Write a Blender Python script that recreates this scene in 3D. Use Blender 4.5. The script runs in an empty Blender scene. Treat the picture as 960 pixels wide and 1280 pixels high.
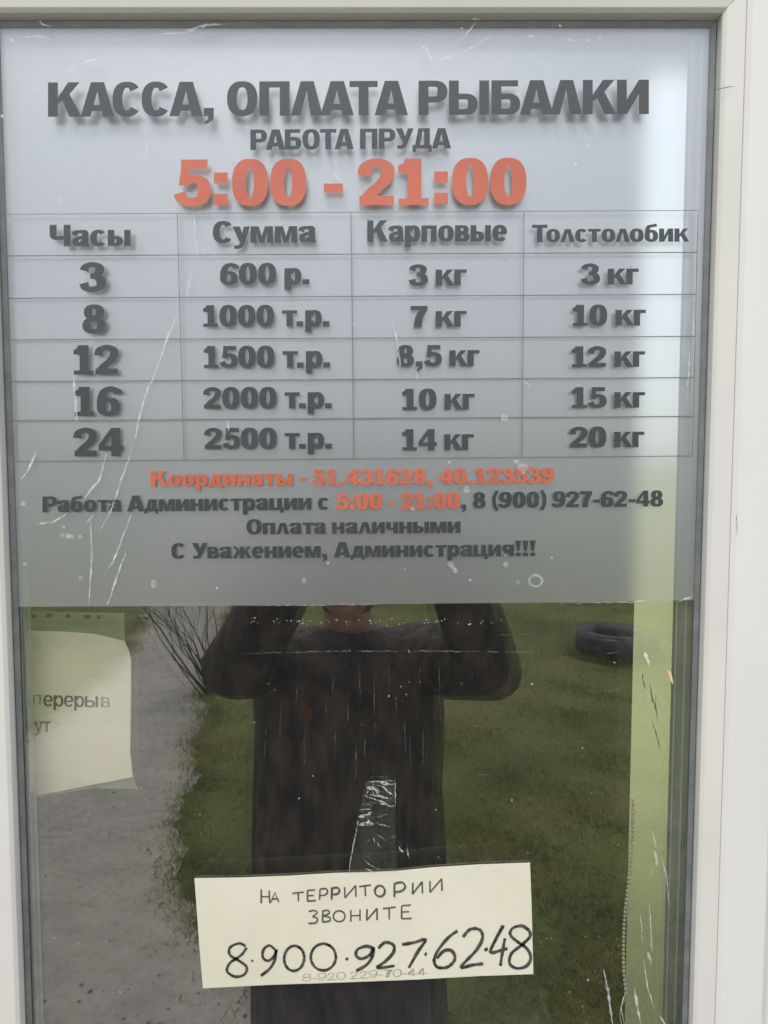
import bpy, bmesh, math, random
import numpy as np
from mathutils import Vector, Matrix
from mathutils.geometry import delaunay_2d_cdt

R = math.radians
random.seed(7)
scene = bpy.context.scene
C = scene.collection

# ------------------------------------------------------------------ camera, sky, sun, exposure
CAM_D, CAM_H, PITCH, FOC = 0.70, 1.70, R(4.0), 963.0
cam_data = bpy.data.cameras.new('camera')
cam_data.sensor_fit = 'HORIZONTAL'
cam_data.sensor_width = 36.0
cam_data.lens = 36.0 * FOC / 960.0
cam_data.clip_start = 0.01
cam_data.clip_end = 2000
cam = bpy.data.objects.new('camera', cam_data)
C.objects.link(cam)
cam.location = (0, -CAM_D, CAM_H)
cam.rotation_euler = (R(90) - PITCH, 0, 0)
scene.camera = cam

SUN_EL, SUN_AZ = R(63), R(196)      # azimuth clockwise from +Y; sun stands behind the person, a little to the left
world = bpy.data.worlds.new('World')
scene.world = world
world.use_nodes = True
wn = world.node_tree
sky = wn.nodes.new('ShaderNodeTexSky')
sky.sky_type = 'NISHITA'
sky.sun_disc = False
sky.sun_elevation = SUN_EL
sky.sun_rotation = SUN_AZ
sky.air_density = 1.0
sky.dust_density = 4.0
sky.ozone_density = 1.0
veil = wn.nodes.new('ShaderNodeMix')          # thin white overcast over the blue
veil.data_type = 'RGBA'
veil.inputs['Factor'].default_value = 0.65
veil.inputs[7].default_value = (7.6, 7.95, 8.5, 1)
wn.links.new(sky.outputs[0], veil.inputs[6])
wn.links.new(veil.outputs[2], wn.nodes['Background'].inputs[0])
wn.nodes['Background'].inputs[1].default_value = 0.15

sun_data = bpy.data.lights.new('sun', 'SUN')
sun_data.energy = 2.0
sun_data.angle = R(30)
sun_data.color = (1.0, 0.95, 0.88)
sun = bpy.data.objects.new('sun', sun_data)
C.objects.link(sun)
sd = Vector((math.sin(SUN_AZ) * math.cos(SUN_EL), math.cos(SUN_AZ) * math.cos(SUN_EL), math.sin(SUN_EL)))
sun.rotation_euler = sd.to_track_quat('Z', 'Y').to_euler()
sun.location = (-3, -8, 9)

scene.view_settings.view_transform = 'Standard'
scene.view_settings.look = 'None'
scene.view_settings.gamma = 1
scene.view_settings.exposure = 0.18
scene.view_settings.use_curve_mapping = False
cy = scene.cycles
cy.max_bounces = 14
cy.diffuse_bounces = 4
cy.glossy_bounces = 6
cy.transmission_bounces = 6
cy.transparent_max_bounces = 32
cy.use_denoising = True
cy.sample_clamp_indirect = 8

# ------------------------------------------------------------------ helpers
_c, _s = math.cos(PITCH), math.sin(PITCH)


class Lean:
    """depth of a sheet that leans back a little from the glass: y0 at photo row v0, y1 at row v1"""
    def __init__(self, v0, y0, v1, y1, off=0.0):
        self.a = (v0, y0, v1, y1, off)

    def __add__(self, d):
        return Lean(*self.a[:4], self.a[4] + d)

    def __sub__(self, d):
        return self + (-d)

    def __call__(self, v):
        v0, y0, v1, y1, off = self.a
        return y0 + (y1 - y0) * (v - v0) / (v1 - v0) + off


def at(u, v, y=0.0):
    """the point of the upright plane Y = y where the photo shows (u, v)"""
    if callable(y): y = y(v)
    a, b = (u - 480) / FOC, (640 - v) / FOC
    dy, dz = _c + b * _s, -_s + b * _c
    t = (CAM_D + y) / dy
    return Vector((a * t, y, CAM_H + dz * t))


def ground_at(u, v):
    """ground point in front of the window that the pane mirrors towards (u, v)"""
    a, b = (u - 480) / FOC, (640 - v) / FOC
    dy, dz = _c + b * _s, -_s + b * _c
    t = CAM_H / -dz
    return Vector((a * t, CAM_D - t * dy, 0.0))


def tag(o, label=None, cat=None, group=None, kind=None):
    if label: o['label'] = label
    if cat: o['category'] = cat
    if group: o['group'] = group
    if kind: o['kind'] = kind
    return o


def empty(name, loc, label, cat):
    o = bpy.data.objects.new(name, None)
    o.empty_display_size = 0.05
    o.location = loc
    C.objects.link(o)
    bpy.context.view_layer.update()
    return tag(o, label, cat)


def link_mesh(name, me, mat, parent=None, smooth=False):
    o = bpy.data.objects.new(name, me)
    C.objects.link(o)
    if mat: me.materials.append(mat)
    if smooth:
        me.polygons.foreach_set('use_smooth', [True] * len(me.polygons))
    if parent is not None:
        o.parent = parent
        o.matrix_parent_inverse = Matrix.Translation(-parent.location)
    return o


def obj(name, bm, mat, parent=None, smooth=False, bevel=0.0):
    me = bpy.data.meshes.new(name)
    bm.normal_update()
    bm.to_mesh(me)
    bm.free()
    o = link_mesh(name, me, mat, parent, smooth)
    if bevel:
        m = o.modifiers.new('bevel', 'BEVEL')
        m.width = bevel
        m.segments = 2
        m.limit_method = 'ANGLE'
    return o


def box(bm, x0, x1, y0, y1, z0, z1):
    vs = [bm.verts.new((x, y, z)) for x in (x0, x1) for y in (y0, y1) for z in (z0, z1)]
    for f in ((0, 1, 3, 2), (4, 6, 7, 5), (0, 4, 5, 1), (2, 3, 7, 6), (0, 2, 6, 4), (1, 5, 7, 3)):
        bm.faces.new([vs[i] for i in f])


def boxobj(name, dims, mat, parent=None, bevel=0.0):
    bm = bmesh.new()
    box(bm, *dims)
    return obj(name, bm, mat, parent, bevel=bevel)


def poly(bm, pts):
    vs = [bm.verts.new(p) for p in pts]
    try:
        return bm.faces.new(vs)
    except ValueError:
        return None


def prism(bm, pts, off):
    """closed solid between an outline and the same outline moved by off"""
    a = [bm.verts.new(p) for p in pts]
    b = [bm.verts.new(Vector(p) + Vector(off)) for p in pts]
    bm.faces.new(a)
    bm.faces.new(b[::-1])
    n = len(a)
    for i in range(n):
        bm.faces.new((a[i], b[i], b[(i + 1) % n], a[(i + 1) % n]))
    bmesh.ops.recalc_face_normals(bm, faces=bm.faces[:])


def tube(bm, pts, radii, seg=12, flat=None, cap=True):
    """round-ended tapering tube through pts; flat = (axis, factor) squashes the section along axis"""
    pts = [Vector(p) for p in pts]
    rings = []
    n = len(pts)
    ref = None
    for i, p in enumerate(pts):
        d = (pts[min(i + 1, n - 1)] - pts[max(i - 1, 0)]).normalized()
        if ref is None:
            ref = Vector((0, 0, 1)) if abs(d.z) < 0.9 else Vector((1, 0, 0))
        x = (ref - d * ref.dot(d)).normalized()
        ref = x
        y = d.cross(x)
        ring = []
        for k in range(seg):
            a = 2 * math.pi * k / seg
            o = (x * math.cos(a) + y * math.sin(a)) * radii[i]
            if flat:
                ax = Vector(flat[0]).normalized()
                o = o - ax * o.dot(ax) * (1 - flat[1])
            ring.append(bm.verts.new(p + o))
        rings.append(ring)
    for i in range(n - 1):
        for k in range(seg):
            k2 = (k + 1) % seg
            bm.faces.new((rings[i][k], rings[i][k2], rings[i + 1][k2], rings[i + 1][k]))
    if cap:
        d0 = (pts[0] - pts[1]).normalized() * radii[0] * 0.6
        d1 = (pts[-1] - pts[-2]).normalized() * radii[-1] * 0.6
        c0, c1 = bm.verts.new(pts[0] + d0), bm.verts.new(pts[-1] + d1)
        for k in range(seg):
            k2 = (k + 1) % seg
            bm.faces.new((c0, rings[0][k2], rings[0][k]))
            bm.faces.new((c1, rings[-1][k], rings[-1][k2]))


def ball(bm, c, r, rot=None, seg=20, rings=14):
    m = Matrix.Translation(c) @ (rot.to_4x4() if rot else Matrix()) @ Matrix.Diagonal((r[0], r[1], r[2], 1))
    bmesh.ops.create_uvsphere(bm, u_segments=seg, v_segments=rings, radius=1, matrix=m)


def fuse(name, bm, mat, parent, voxel, smooth_it=4):
    """one continuous skin grown round overlapping volumes"""
    o = obj(name, bm, mat, parent, smooth=True)
    m = o.modifiers.new('remesh', 'REMESH')
    m.mode = 'VOXEL'
    m.voxel_size = voxel
    m.use_smooth_shade = True
    s = o.modifiers.new('smooth', 'SMOOTH')
    s.iterations = smooth_it
    s.factor = 0.5
    dg = bpy.context.evaluated_depsgraph_get()
    me = bpy.data.meshes.new_from_object(o.evaluated_get(dg))
    me.name = name
    o.modifiers.clear()
    o.data = me
    if not me.materials: me.materials.append(mat)
    me.polygons.foreach_set('use_smooth', [True] * len(me.polygons))
    return o


# ------------------------------------------------------------------ materials
def new_mat(name):
    m = bpy.data.materials.new(name)
    m.use_nodes = True
    nt = m.node_tree
    return m, nt, nt.nodes['Principled BSDF'], nt.nodes['Material Output']


def noise(nt, scale, detail=4, rough=0.55, vec=None, stretch=None):
    n = nt.nodes.new('ShaderNodeTexNoise')
    n.inputs['Scale'].default_value = scale
    n.inputs['Detail'].default_value = detail
    n.inputs['Roughness'].default_value = rough
    tc = nt.nodes.new('ShaderNodeTexCoord')
    if stretch:
        mp = nt.nodes.new('ShaderNodeMapping')
        mp.inputs['Scale'].default_value = stretch
        nt.links.new(tc.outputs['Object'], mp.inputs['Vector'])
        nt.links.new(mp.outputs[0], n.inputs['Vector'])
    else:
        nt.links.new(tc.outputs['Object'], n.inputs['Vector'])
    return n


def ramp(nt, src, stops):
    r = nt.nodes.new('ShaderNodeValToRGB')
    el = r.color_ramp.elements
    el[0].position, el[0].color = stops[0][0], (*stops[0][1], 1)
    el[1].position, el[1].color = stops[-1][0], (*stops[-1][1], 1)
    for p, c in stops[1:-1]:
        e = el.new(p)
        e.color = (*c, 1)
    nt.links.new(src, r.inputs['Fac'])
    return r


def bump(nt, src, bsdf, strength=0.3, dist=0.01):
    b = nt.nodes.new('ShaderNodeBump')
    b.inputs['Strength'].default_value = strength
    b.inputs['Distance'].default_value = dist
    nt.links.new(src, b.inputs['Height'])
    nt.links.new(b.outputs[0], bsdf.inputs['Normal'])
    return b


def mat_noise(name, c0, c1, scale, rough=0.6, stretch=None, bumps=None, lo=0.35, hi=0.65, spec=0.5, detail=5):
    m, nt, p, out = new_mat(name)
    n = noise(nt, scale, detail, stretch=stretch)
    r = ramp(nt, n.outputs['Fac'], [(lo, c0), (hi, c1)])
    nt.links.new(r.outputs[0], p.inputs['Base Color'])
    p.inputs['Roughness'].default_value = rough
    p.inputs['Specular IOR Level'].default_value = spec
    if bumps: bump(nt, n.outputs['Fac'], p, *bumps)
    return m


M_PVC = mat_noise('white_pvc', (0.745, 0.73, 0.72), (0.79, 0.78, 0.775), 9, 0.38, stretch=(1, 1, 0.35))
M_PVC2 = mat_noise('cream_pvc', (0.68, 0.67, 0.63), (0.73, 0.715, 0.68), 7, 0.4)
M_GASKET = mat_noise('grey_rubber', (0.13, 0.145, 0.145), (0.19, 0.205, 0.205), 60, 0.55)
M_ALU = mat_noise('dull_aluminium', (0.42, 0.46, 0.48), (0.55, 0.59, 0.61), 40, 0.35, stretch=(1, 1, 0.05))
M_ALU.node_tree.nodes['Principled BSDF'].inputs['Metallic'].default_value = 0.6
M_SEAL = mat_noise('dark_sealant', (0.09, 0.11, 0.115), (0.15, 0.175, 0.18), 40, 0.5, stretch=(1, 1, 0.1))
M_WALL = mat_noise('wall_panel', (0.60, 0.585, 0.57), (0.68, 0.665, 0.65), 4, 0.5)
M_ROOF = mat_noise('roof_sheet', (0.10, 0.06, 0.05), (0.16, 0.09, 0.07), 6, 0.5)
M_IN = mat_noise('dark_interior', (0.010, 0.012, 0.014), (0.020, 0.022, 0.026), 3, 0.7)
M_DESK = mat_noise('blue_grey_desk', (0.03, 0.04, 0.06), (0.05, 0.06, 0.085), 5, 0.5)
M_JAMB = mat_noise('cream_blind', (0.58, 0.60, 0.50), (0.66, 0.67, 0.58), 5, 0.55, stretch=(1, 1, 0.2))
M_CHAIN = mat_noise('ivory_plastic', (0.5, 0.5, 0.42), (0.62, 0.62, 0.54), 30, 0.4)
M_INK = mat_noise('grey_black_ink', (0.022, 0.027, 0.031), (0.032, 0.038, 0.043), 14, 0.6)
M_RED = mat_noise('orange_red_ink', (0.56, 0.105, 0.045), (0.66, 0.14, 0.065), 14, 0.6)
M_LINE = mat_noise('thin_line_ink', (0.10, 0.105, 0.11), (0.17, 0.175, 0.18), 14, 0.6)
for _im, _bc in ((M_INK, (0.55, 0.56, 0.57, 1)), (M_RED, (0.80, 0.42, 0.30, 1))):
    _nt = _im.node_tree                      # reverse side of the print: colour made paler to soften the letters' mirrored shadows
    _p = _nt.nodes['Principled BSDF']
    _g = _nt.nodes.new('ShaderNodeNewGeometry')
    _x = _nt.nodes.new('ShaderNodeMix')
    _x.data_type = 'RGBA'
    _src = _p.inputs['Base Color'].links[0].from_socket
    _nt.links.new(_g.outputs['Backfacing'], _x.inputs['Factor'])
    _nt.links.new(_src, _x.inputs[6])
    _x.inputs[7].default_value = _bc
    _nt.links.new(_x.outputs[2], _p.inputs['Base Color'])
M_PAPER = mat_noise('cream_paper', (0.70, 0.675, 0.54), (0.76, 0.735, 0.61), 7, 0.85, bumps=(0.5, 0.006))
M_PAPER2 = mat_noise('aged_paper', (0.93, 0.86, 0.70), (0.95, 0.90, 0.77), 10, 0.8)
M_PEN = mat_noise('marker_ink', (0.018, 0.018, 0.018), (0.10, 0.10, 0.09), 260, 0.6)
M_PENT = mat_noise('faded_pencil', (0.30, 0.29, 0.20), (0.46, 0.44, 0.30), 160, 0.8)
M_PENG = mat_noise('grey_pencil', (0.06, 0.06, 0.05), (0.13, 0.13, 0.11), 160, 0.8)
M_PRINT = mat_noise('printer_ink', (0.03, 0.035, 0.02), (0.05, 0.055, 0.035), 60, 0.8)
M_PRINTW = mat_noise('worn_printer_ink', (0.22, 0.22, 0.15), (0.5, 0.48, 0.36), 300, 0.8)
M_SCRD = mat_noise('dark_scuff', (0.05, 0.06, 0.04), (0.12, 0.13, 0.09), 90, 0.7)
M_LEAF = mat_noise('pale_flake', (0.75, 0.50, 0.25), (0.85, 0.75, 0.6), 200, 0.7)
M_SKIN = mat_noise('skin', (0.42, 0.22, 0.16), (0.50, 0.28, 0.21), 20, 0.5)
M_COAT = mat_noise('dark_brown_coat', (0.010, 0.008, 0.007), (0.15, 0.105, 0.088), 15, 0.75, stretch=(2.2, 2.2, 0.8), bumps=(0.8, 0.03), lo=0.36, hi=0.72, detail=8)
M_HAIR = mat_noise('dark_hair', (0.012, 0.009, 0.007), (0.03, 0.022, 0.016), 30, 0.5, stretch=(6, 6, 0.6))
M_TROUS = mat_noise('black_trousers', (0.010, 0.010, 0.012), (0.02, 0.02, 0.022), 12, 0.8)
M_BOOT = mat_noise('black_boot', (0.012, 0.011, 0.010), (0.025, 0.022, 0.02), 12, 0.45)
M_BADGE = mat_noise('orange_badge', (0.10, 0.03, 0.012), (0.20, 0.055, 0.02), 60, 0.5)
M_PHONE = mat_noise('black_phone', (0.012, 0.012, 0.014), (0.02, 0.02, 0.022), 8, 0.25)
M_EYE = mat_noise('eye_white', (0.7, 0.68, 0.66), (0.75, 0.73, 0.7), 8, 0.2)
M_IRIS = mat_noise('eye_brown', (0.02, 0.012, 0.008), (0.04, 0.02, 0.012), 30, 0.15)
M_LIP = mat_noise('lips', (0.35, 0.12, 0.10), (0.40, 0.15, 0.13), 30, 0.4)
M_TYRE = mat_noise('old_rubber', (0.016, 0.016, 0.018), (0.085, 0.08, 0.075), 9, 0.7, bumps=(0.4, 0.01))
M_TWIG = mat_noise('bare_bark', (0.03, 0.022, 0.018), (0.07, 0.05, 0.04), 40, 0.8)
M_TREE = mat_noise('far_leaves', (0.03, 0.045, 0.02), (0.07, 0.09, 0.04), 0.4, 0.9)
M_FIELD = mat_noise('pale_field', (0.25, 0.27, 0.12), (0.31, 0.32, 0.16), 0.25, 0.9)
M_GRAVEL = mat_noise('gravel_stone', (0.13, 0.12, 0.11), (0.42, 0.39, 0.35), 6, 0.9)
M_GRASS = mat_noise('grass_blades', (0.09, 0.12, 0.022), (0.42, 0.36, 0.14), 3.6, 0.7, lo=0.32, hi=0.70, detail=9)
_nt = M_GRASS.node_tree                      # thin blades let light through
_p = _nt.nodes['Principled BSDF']
_t = _nt.nodes.new('ShaderNodeBsdfTranslucent')
_nt.links.new(_p.inputs['Base Color'].links[0].from_socket, _t.inputs['Color'])
_m = _nt.nodes.new('ShaderNodeMixShader')
_m.inputs[0].default_value = 0.4
_nt.links.new(_p.outputs[0], _m.inputs[1])
_nt.links.new(_t.outputs[0], _m.inputs[2])
_nt.links.new(_m.outputs[0], _nt.nodes['Material Output'].inputs[0])


def ground_material():
    m, nt, p, out = new_mat('meadow_ground')
    a = noise(nt, 0.9, 6)
    b = noise(nt, 22, 6, 0.7)
    ra = ramp(nt, a.outputs['Fac'], [(0.33, (0.085, 0.12, 0.020)), (0.52, (0.165, 0.18, 0.036)), (0.68, (0.20, 0.17, 0.070))])
    rb = ramp(nt, b.outputs['Fac'], [(0.3, (0.45, 0.45, 0.45)), (0.7, (1, 1, 1))])
    mx = nt.nodes.new('ShaderNodeMix')
    mx.data_type = 'RGBA'
    mx.blend_type = 'MULTIPLY'
    mx.inputs['Factor'].default_value = 1
    nt.links.new(ra.outputs[0], mx.inputs[6])
    nt.links.new(rb.outputs[0], mx.inputs[7])
    nt.links.new(mx.outputs[2], p.inputs['Base Color'])
    p.inputs['Roughness'].default_value = 0.95
    bump(nt, b.outputs['Fac'], p, 0.6, 0.04)
    return m


def road_material():
    m, nt, p, out = new_mat('dirt_road')
    a = noise(nt, 0.7, 6, stretch=(1, 0.6, 1))
    b = noise(nt, 28, 8, 0.75)
    c = noise(nt, 7, 5, 0.7)
    ra = ramp(nt, a.outputs['Fac'], [(0.35, (0.31, 0.285, 0.25)), (0.65, (0.45, 0.41, 0.355))])
    rb = ramp(nt, b.outputs['Fac'], [(0.30, (0.62, 0.6, 0.58)), (0.46, (0.9, 0.9, 0.9)), (0.75, (1, 1, 1))])
    rc = ramp(nt, c.outputs['Fac'], [(0.3, (0.76, 0.75, 0.74)), (0.6, (1, 1, 1))])
    prev = ra.outputs[0]
    for r in (rb, rc):
        mx = nt.nodes.new('ShaderNodeMix')
        mx.data_type = 'RGBA'
        mx.blend_type = 'MULTIPLY'
        mx.inputs['Factor'].default_value = 1
        nt.links.new(prev, mx.inputs[6])
        nt.links.new(r.outputs[0], mx.inputs[7])
        prev = mx.outputs[2]
    nt.links.new(prev, p.inputs['Base Color'])
    p.inputs['Roughness'].default_value = 0.9
    bump(nt, b.outputs['Fac'], p, 0.5, 0.03)
    return m


def mix(nt, fac, a, b):
    m = nt.nodes.new('ShaderNodeMixShader')
    if isinstance(fac, (int, float)):
        m.inputs[0].default_value = fac
    else:
        nt.links.new(fac, m.inputs[0])
    nt.links.new(a, m.inputs[1])
    nt.links.new(b, m.inputs[2])
    return m.outputs[0]


def node(nt, t, **kw):
    n = nt.nodes.new(t)
    for k, v in kw.items():
        n.inputs[k].default_value = v
    return n


def math_node(nt, op, a, b=None, clamp=False):
    n = nt.nodes.new('ShaderNodeMath')
    n.operation = op
    n.use_clamp = clamp
    for i, x in enumerate((a, b)):
        if x is None: continue
        if isinstance(x, (int, float)):
            n.inputs[i].default_value = x
        else:
            nt.links.new(x, n.inputs[i])
    return n.outputs[0]


def glass_material(name, reflect, tint, dust, film_edge=None):
    """tinted sun-protection glass: mirror coat over a clear tinted body; under the glued film the coat is wetted out"""
    m, nt, p, out = new_mat(name)
    nt.nodes.remove(p)
    tr = node(nt, 'ShaderNodeBsdfTransparent', Color=(*tint, 1))
    gl = node(nt, 'ShaderNodeBsdfGlossy', Color=(0.97, 1.0, 0.98, 1), Roughness=0.012)
    lw = nt.nodes.new('ShaderNodeLayerWeight')
    f5 = math_node(nt, 'POWER', lw.outputs['Facing'], 5.0)
    fac = math_node(nt, 'ADD', math_node(nt, 'MULTIPLY', f5, 0.9 - reflect if reflect else 0.0), reflect, True)
    if film_edge:
        tc = nt.nodes.new('ShaderNodeTexCoord')
        sp = nt.nodes.new('ShaderNodeSeparateXYZ')
        nt.links.new(tc.outputs['Object'], sp.inputs[0])
        z0, slope = film_edge
        edge = math_node(nt, 'ADD', math_node(nt, 'MULTIPLY', sp.outputs['X'], slope), z0)
        below = math_node(nt, 'LESS_THAN', sp.outputs['Z'], edge)
        fac = math_node(nt, 'MULTIPLY', fac, below)
    # very slight waviness of the rolled glass
    w = noise(nt, 6, 2)
    bp = nt.nodes.new('ShaderNodeBump')
    bp.inputs['Strength'].default_value = 0.12
    bp.inputs['Distance'].default_value = 0.002
    nt.links.new(w.outputs['Fac'], bp.inputs['Height'])
    nt.links.new(bp.outputs[0], gl.inputs['Normal'])
    body = mix(nt, fac, tr.outputs[0], gl.outputs[0])
    if dust:
        dn = noise(nt, 5, 8, 0.7, stretch=(1.6, 1, 0.7))
        dr = ramp(nt, dn.outputs['Fac'], [(0.4, (dust * 0.4,) * 3), (0.75, (dust,) * 3)])
        df = node(nt, 'ShaderNodeBsdfDiffuse', Color=(0.62, 0.63, 0.60, 1))
        body = mix(nt, dr.outputs[0], body, df.outputs[0])
    nt.links.new(body, out.inputs[0])
    return m


def carrier_material():
    """clear matt laminate over the printed letters"""
    m, nt, p, out = new_mat('matt_laminate')
    nt.nodes.remove(p)
    tr = node(nt, 'ShaderNodeBsdfTransparent', Color=(0.98, 0.985, 0.985, 1))
    gl = node(nt, 'ShaderNodeBsdfGlossy', Color=(0.97, 0.98, 1.0, 1), Roughness=0.40)
    nt.links.new(mix(nt, 0.05, tr.outputs[0], gl.outputs[0]), out.inputs[0])
    return m


def frost_material():
    """milky film: part white pigment, part rough mirror, part rough see-through"""
    m, nt, p, out = new_mat('milky_film')
    nt.nodes.remove(p)
    n = noise(nt, 2.2, 3)
    r = ramp(nt, n.outputs['Fac'], [(0.3, (0.60, 0.62, 0.63)), (0.7, (0.66, 0.68, 0.69))])
    df = nt.nodes.new('ShaderNodeBsdfDiffuse')
    nt.links.new(r.outputs[0], df.inputs['Color'])
    rf = node(nt, 'ShaderNodeBsdfRefraction', Color=(0.98, 0.98, 0.97, 1), Roughness=0.36, IOR=1.11)
    gl = node(nt, 'ShaderNodeBsdfGlossy', Color=(0.95, 0.975, 1.0, 1), Roughness=0.39)
    a = mix(nt, 0.04, rf.outputs[0], df.outputs[0])
    nt.links.new(mix(nt, 0.45, a, gl.outputs[0]), out.inputs[0])
    return m


def frost_back_material():
    m, nt, p, out = new_mat('milky_film_back')
    nt.nodes.remove(p)
    rf = node(nt, 'ShaderNodeBsdfRefraction', Color=(0.99, 0.98, 0.97, 1), Roughness=0.36, IOR=1.11)
    nt.links.new(rf.outputs[0], out.inputs[0])
    return m


def clear_tape_material():
    m, nt, p, out = new_mat('crinkled_clear_tape')
    nt.nodes.remove(p)
    n = noise(nt, 55, 5, 0.6, stretch=(1, 1, 1.6))
    bp = nt.nodes.new('ShaderNodeBump')
    bp.inputs['Strength'].default_value = 1.0
    bp.inputs['Distance'].default_value = 0.004
    nt.links.new(n.outputs['Fac'], bp.inputs['Height'])
    tr = node(nt, 'ShaderNodeBsdfTransparent', Color=(0.93, 0.95, 0.94, 1))
    gl = node(nt, 'ShaderNodeBsdfGlossy', Color=(1, 1, 1, 1), Roughness=0.18)
    nt.links.new(bp.outputs[0], gl.inputs['Normal'])
    df = node(nt, 'ShaderNodeBsdfDiffuse', Color=(0.7, 0.72, 0.7, 1))
    nt.links.new(mix(nt, 0.008, mix(nt, 0.05, tr.outputs[0], gl.outputs[0]), df.outputs[0]), out.inputs[0])
    return m


def pocket_material():
    m, nt, p, out = new_mat('clear_plastic_pocket')
    nt.nodes.remove(p)
    tr = node(nt, 'ShaderNodeBsdfTransparent', Color=(0.85, 0.9, 0.8, 1))
    gl = node(nt, 'ShaderNodeBsdfGlossy', Color=(1, 1, 1, 1), Roughness=0.25)
    df = node(nt, 'ShaderNodeBsdfDiffuse', Color=(0.80, 0.86, 0.70, 1))
    nt.links.new(mix(nt, 0.30, mix(nt, 0.05, tr.outputs[0], gl.outputs[0]), df.outputs[0]), out.inputs[0])
    return m


def smudge_mat(name, lo, hi, scale, col):
    m, nt, p, out = new_mat(name)
    nt.nodes.remove(p)
    tr = node(nt, 'ShaderNodeBsdfTransparent')
    df = node(nt, 'ShaderNodeBsdfDiffuse', Color=(*col, 1))
    n_ = noise(nt, scale, 4)
    r_ = ramp(nt, n_.outputs['Fac'], [(0.35, (lo,) * 3), (0.68, (hi,) * 3)])
    nt.links.new(mix(nt, r_.outputs[0], tr.outputs[0], df.outputs[0]), out.inputs[0])
    return m


M_SMUDGE = smudge_mat('faint_smudge', 0.08, 0.42, 260, (0.75, 0.77, 0.78))
M_SCR = smudge_mat('scraped_marks', 0.2, 0.78, 180, (0.80, 0.82, 0.82))
M_SPECK = smudge_mat('pale_speck', 0.05, 0.45, 400, (0.75, 0.75, 0.72))
M_CREASE = smudge_mat('white_crease', 0.12, 0.75, 320, (0.8, 0.82, 0.8))
M_FAINT = smudge_mat('wiped_dust', 0.01, 0.24, 120, (0.7, 0.7, 0.68))
M_GROUND, M_ROAD = ground_material(), road_material()
# lower edge of the film, as a line in the window plane
_e0, _e1 = at(20, 758, -0.004), at(868, 750, -0.004)
_sl = (_e1.z - _e0.z) / (_e1.x - _e0.x)
M_GLASS = glass_material('mirror_coated_glass', 0.275, (0.985, 0.99, 0.985), 0.022, (_e0.z - _sl * _e0.x, _sl))
M_GLASS2 = glass_material('inner_glass', 0.13, (0.97, 0.975, 0.965), 0.0)
M_GLASSC = glass_material('clear_glass_body', 0.0, (0.98, 0.985, 0.975), 0.0)
M_CARRIER, M_FROST, M_FROSTB = carrier_material(), frost_material(), frost_back_material()
M_TAPE, M_POCKET = clear_tape_material(), pocket_material()

# ------------------------------------------------------------------ ground, road
bm = bmesh.new()
poly(bm, [(-400, -700, 0), (400, -700, 0), (400, 300, 0), (-400, 300, 0)])
tag(obj('ground', bm, M_GROUND), 'rough green meadow ground around the kiosk', 'ground', kind='structure')

edge_px = [(272, 810), (256, 870), (250, 920), (236, 1000), (219, 1080), (226, 1105), (247, 1122), (285, 1180), (350, 1250), (450, 1310), (560, 1345),
           (700, 1370), (820, 1400)]
edge = [ground_at(u, v) for u, v in edge_px]
road_right = [Vector((-5.2, -40, 0)), Vector((-3.3, -18, 0)), Vector((-1.75, -8.0, 0))] + edge + [Vector((1.2, -1.05, 0)), Vector((9, -1.0, 0)), Vector((9, -0.03, 0))]
road_left = [Vector((-6, -0.03, 0)), Vector((-3.2, -1.0, 0)), Vector((-2.2, -3.0, 0)), Vector((-2.25, -5.8, 0)), Vector((-2.75, -8.2, 0)), Vector((-4.9, -18, 0)), Vector((-8, -40, 0))]
outline = road_right + road_left
fine = []
rr = random.Random(3)
for i in range(len(outline)):
    a, b = outline[i], outline[(i + 1) % len(outline)]
    n = max(1, int((b - a).length / 0.03)) if (b - a).length < 4 else max(1, int((b - a).length / 0.6))
    for k in range(n):
        q = a.lerp(b, k / n)
        wv = 0.030 if (b - a).length < 4 else 0.0
        fine.append(Vector((q.x + rr.gauss(0, 0.010) + wv * (math.sin(q.y * 7) + 0.6 * math.sin(q.y * 17 + 1) + 0.4 * math.sin(q.y * 41)),
                            q.y + rr.gauss(0, 0.010) + wv * (math.sin(q.x * 6) + 0.6 * math.sin(q.x * 19 + 2) + 0.4 * math.sin(q.x * 37)), 0.004)))
bm = bmesh.new()
nf = len(fine)
cv, _ce, cf = delaunay_2d_cdt([p.to_2d() for p in fine], [(i, (i + 1) % nf) for i in range(nf)], [], 1, 1e-5)[:3]
cvs = [bm.verts.new((p.x, p.y, 0.004)) for p in cv]
for f in cf:
    if len(f) >= 3: bm.faces.new([cvs[i] for i in f])
bmesh.ops.recalc_face_normals(bm, faces=bm.faces[:])
for f in bm.faces:
    if f.normal.z < 0: f.normal_flip()
tag(obj('road', bm, M_ROAD), 'grey packed dirt road running away beside the grass', 'road', kind='structure')

bm = bmesh.new()
poly(bm, [(-60, 1.06, 0.004), (-60, 160, 0.004), (140, 160, 0.004), (140, 1.06, 0.004)][::-1])
tag(obj('field', bm, M_FIELD), 'bright yellow green field behind the kiosk', 'field', kind='structure')

# ------------------------------------------------------------------ grass blades (stuff)
poly2 = np.array([(p.x, p.y) for p in outline])


def inside(px, py):
    res = np.zeros(len(px), bool)
    j = len(poly2) - 1
    for i in range(len(poly2)):
        xi, yi = poly2[i]
        xj, yj = poly2[j]
        if yi != yj:
            c = ((yi > py) != (yj > py)) & (px < (xj - xi) * (py - yi) / (yj - yi) + xi)
            res ^= c
        j = i
    return res


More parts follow.
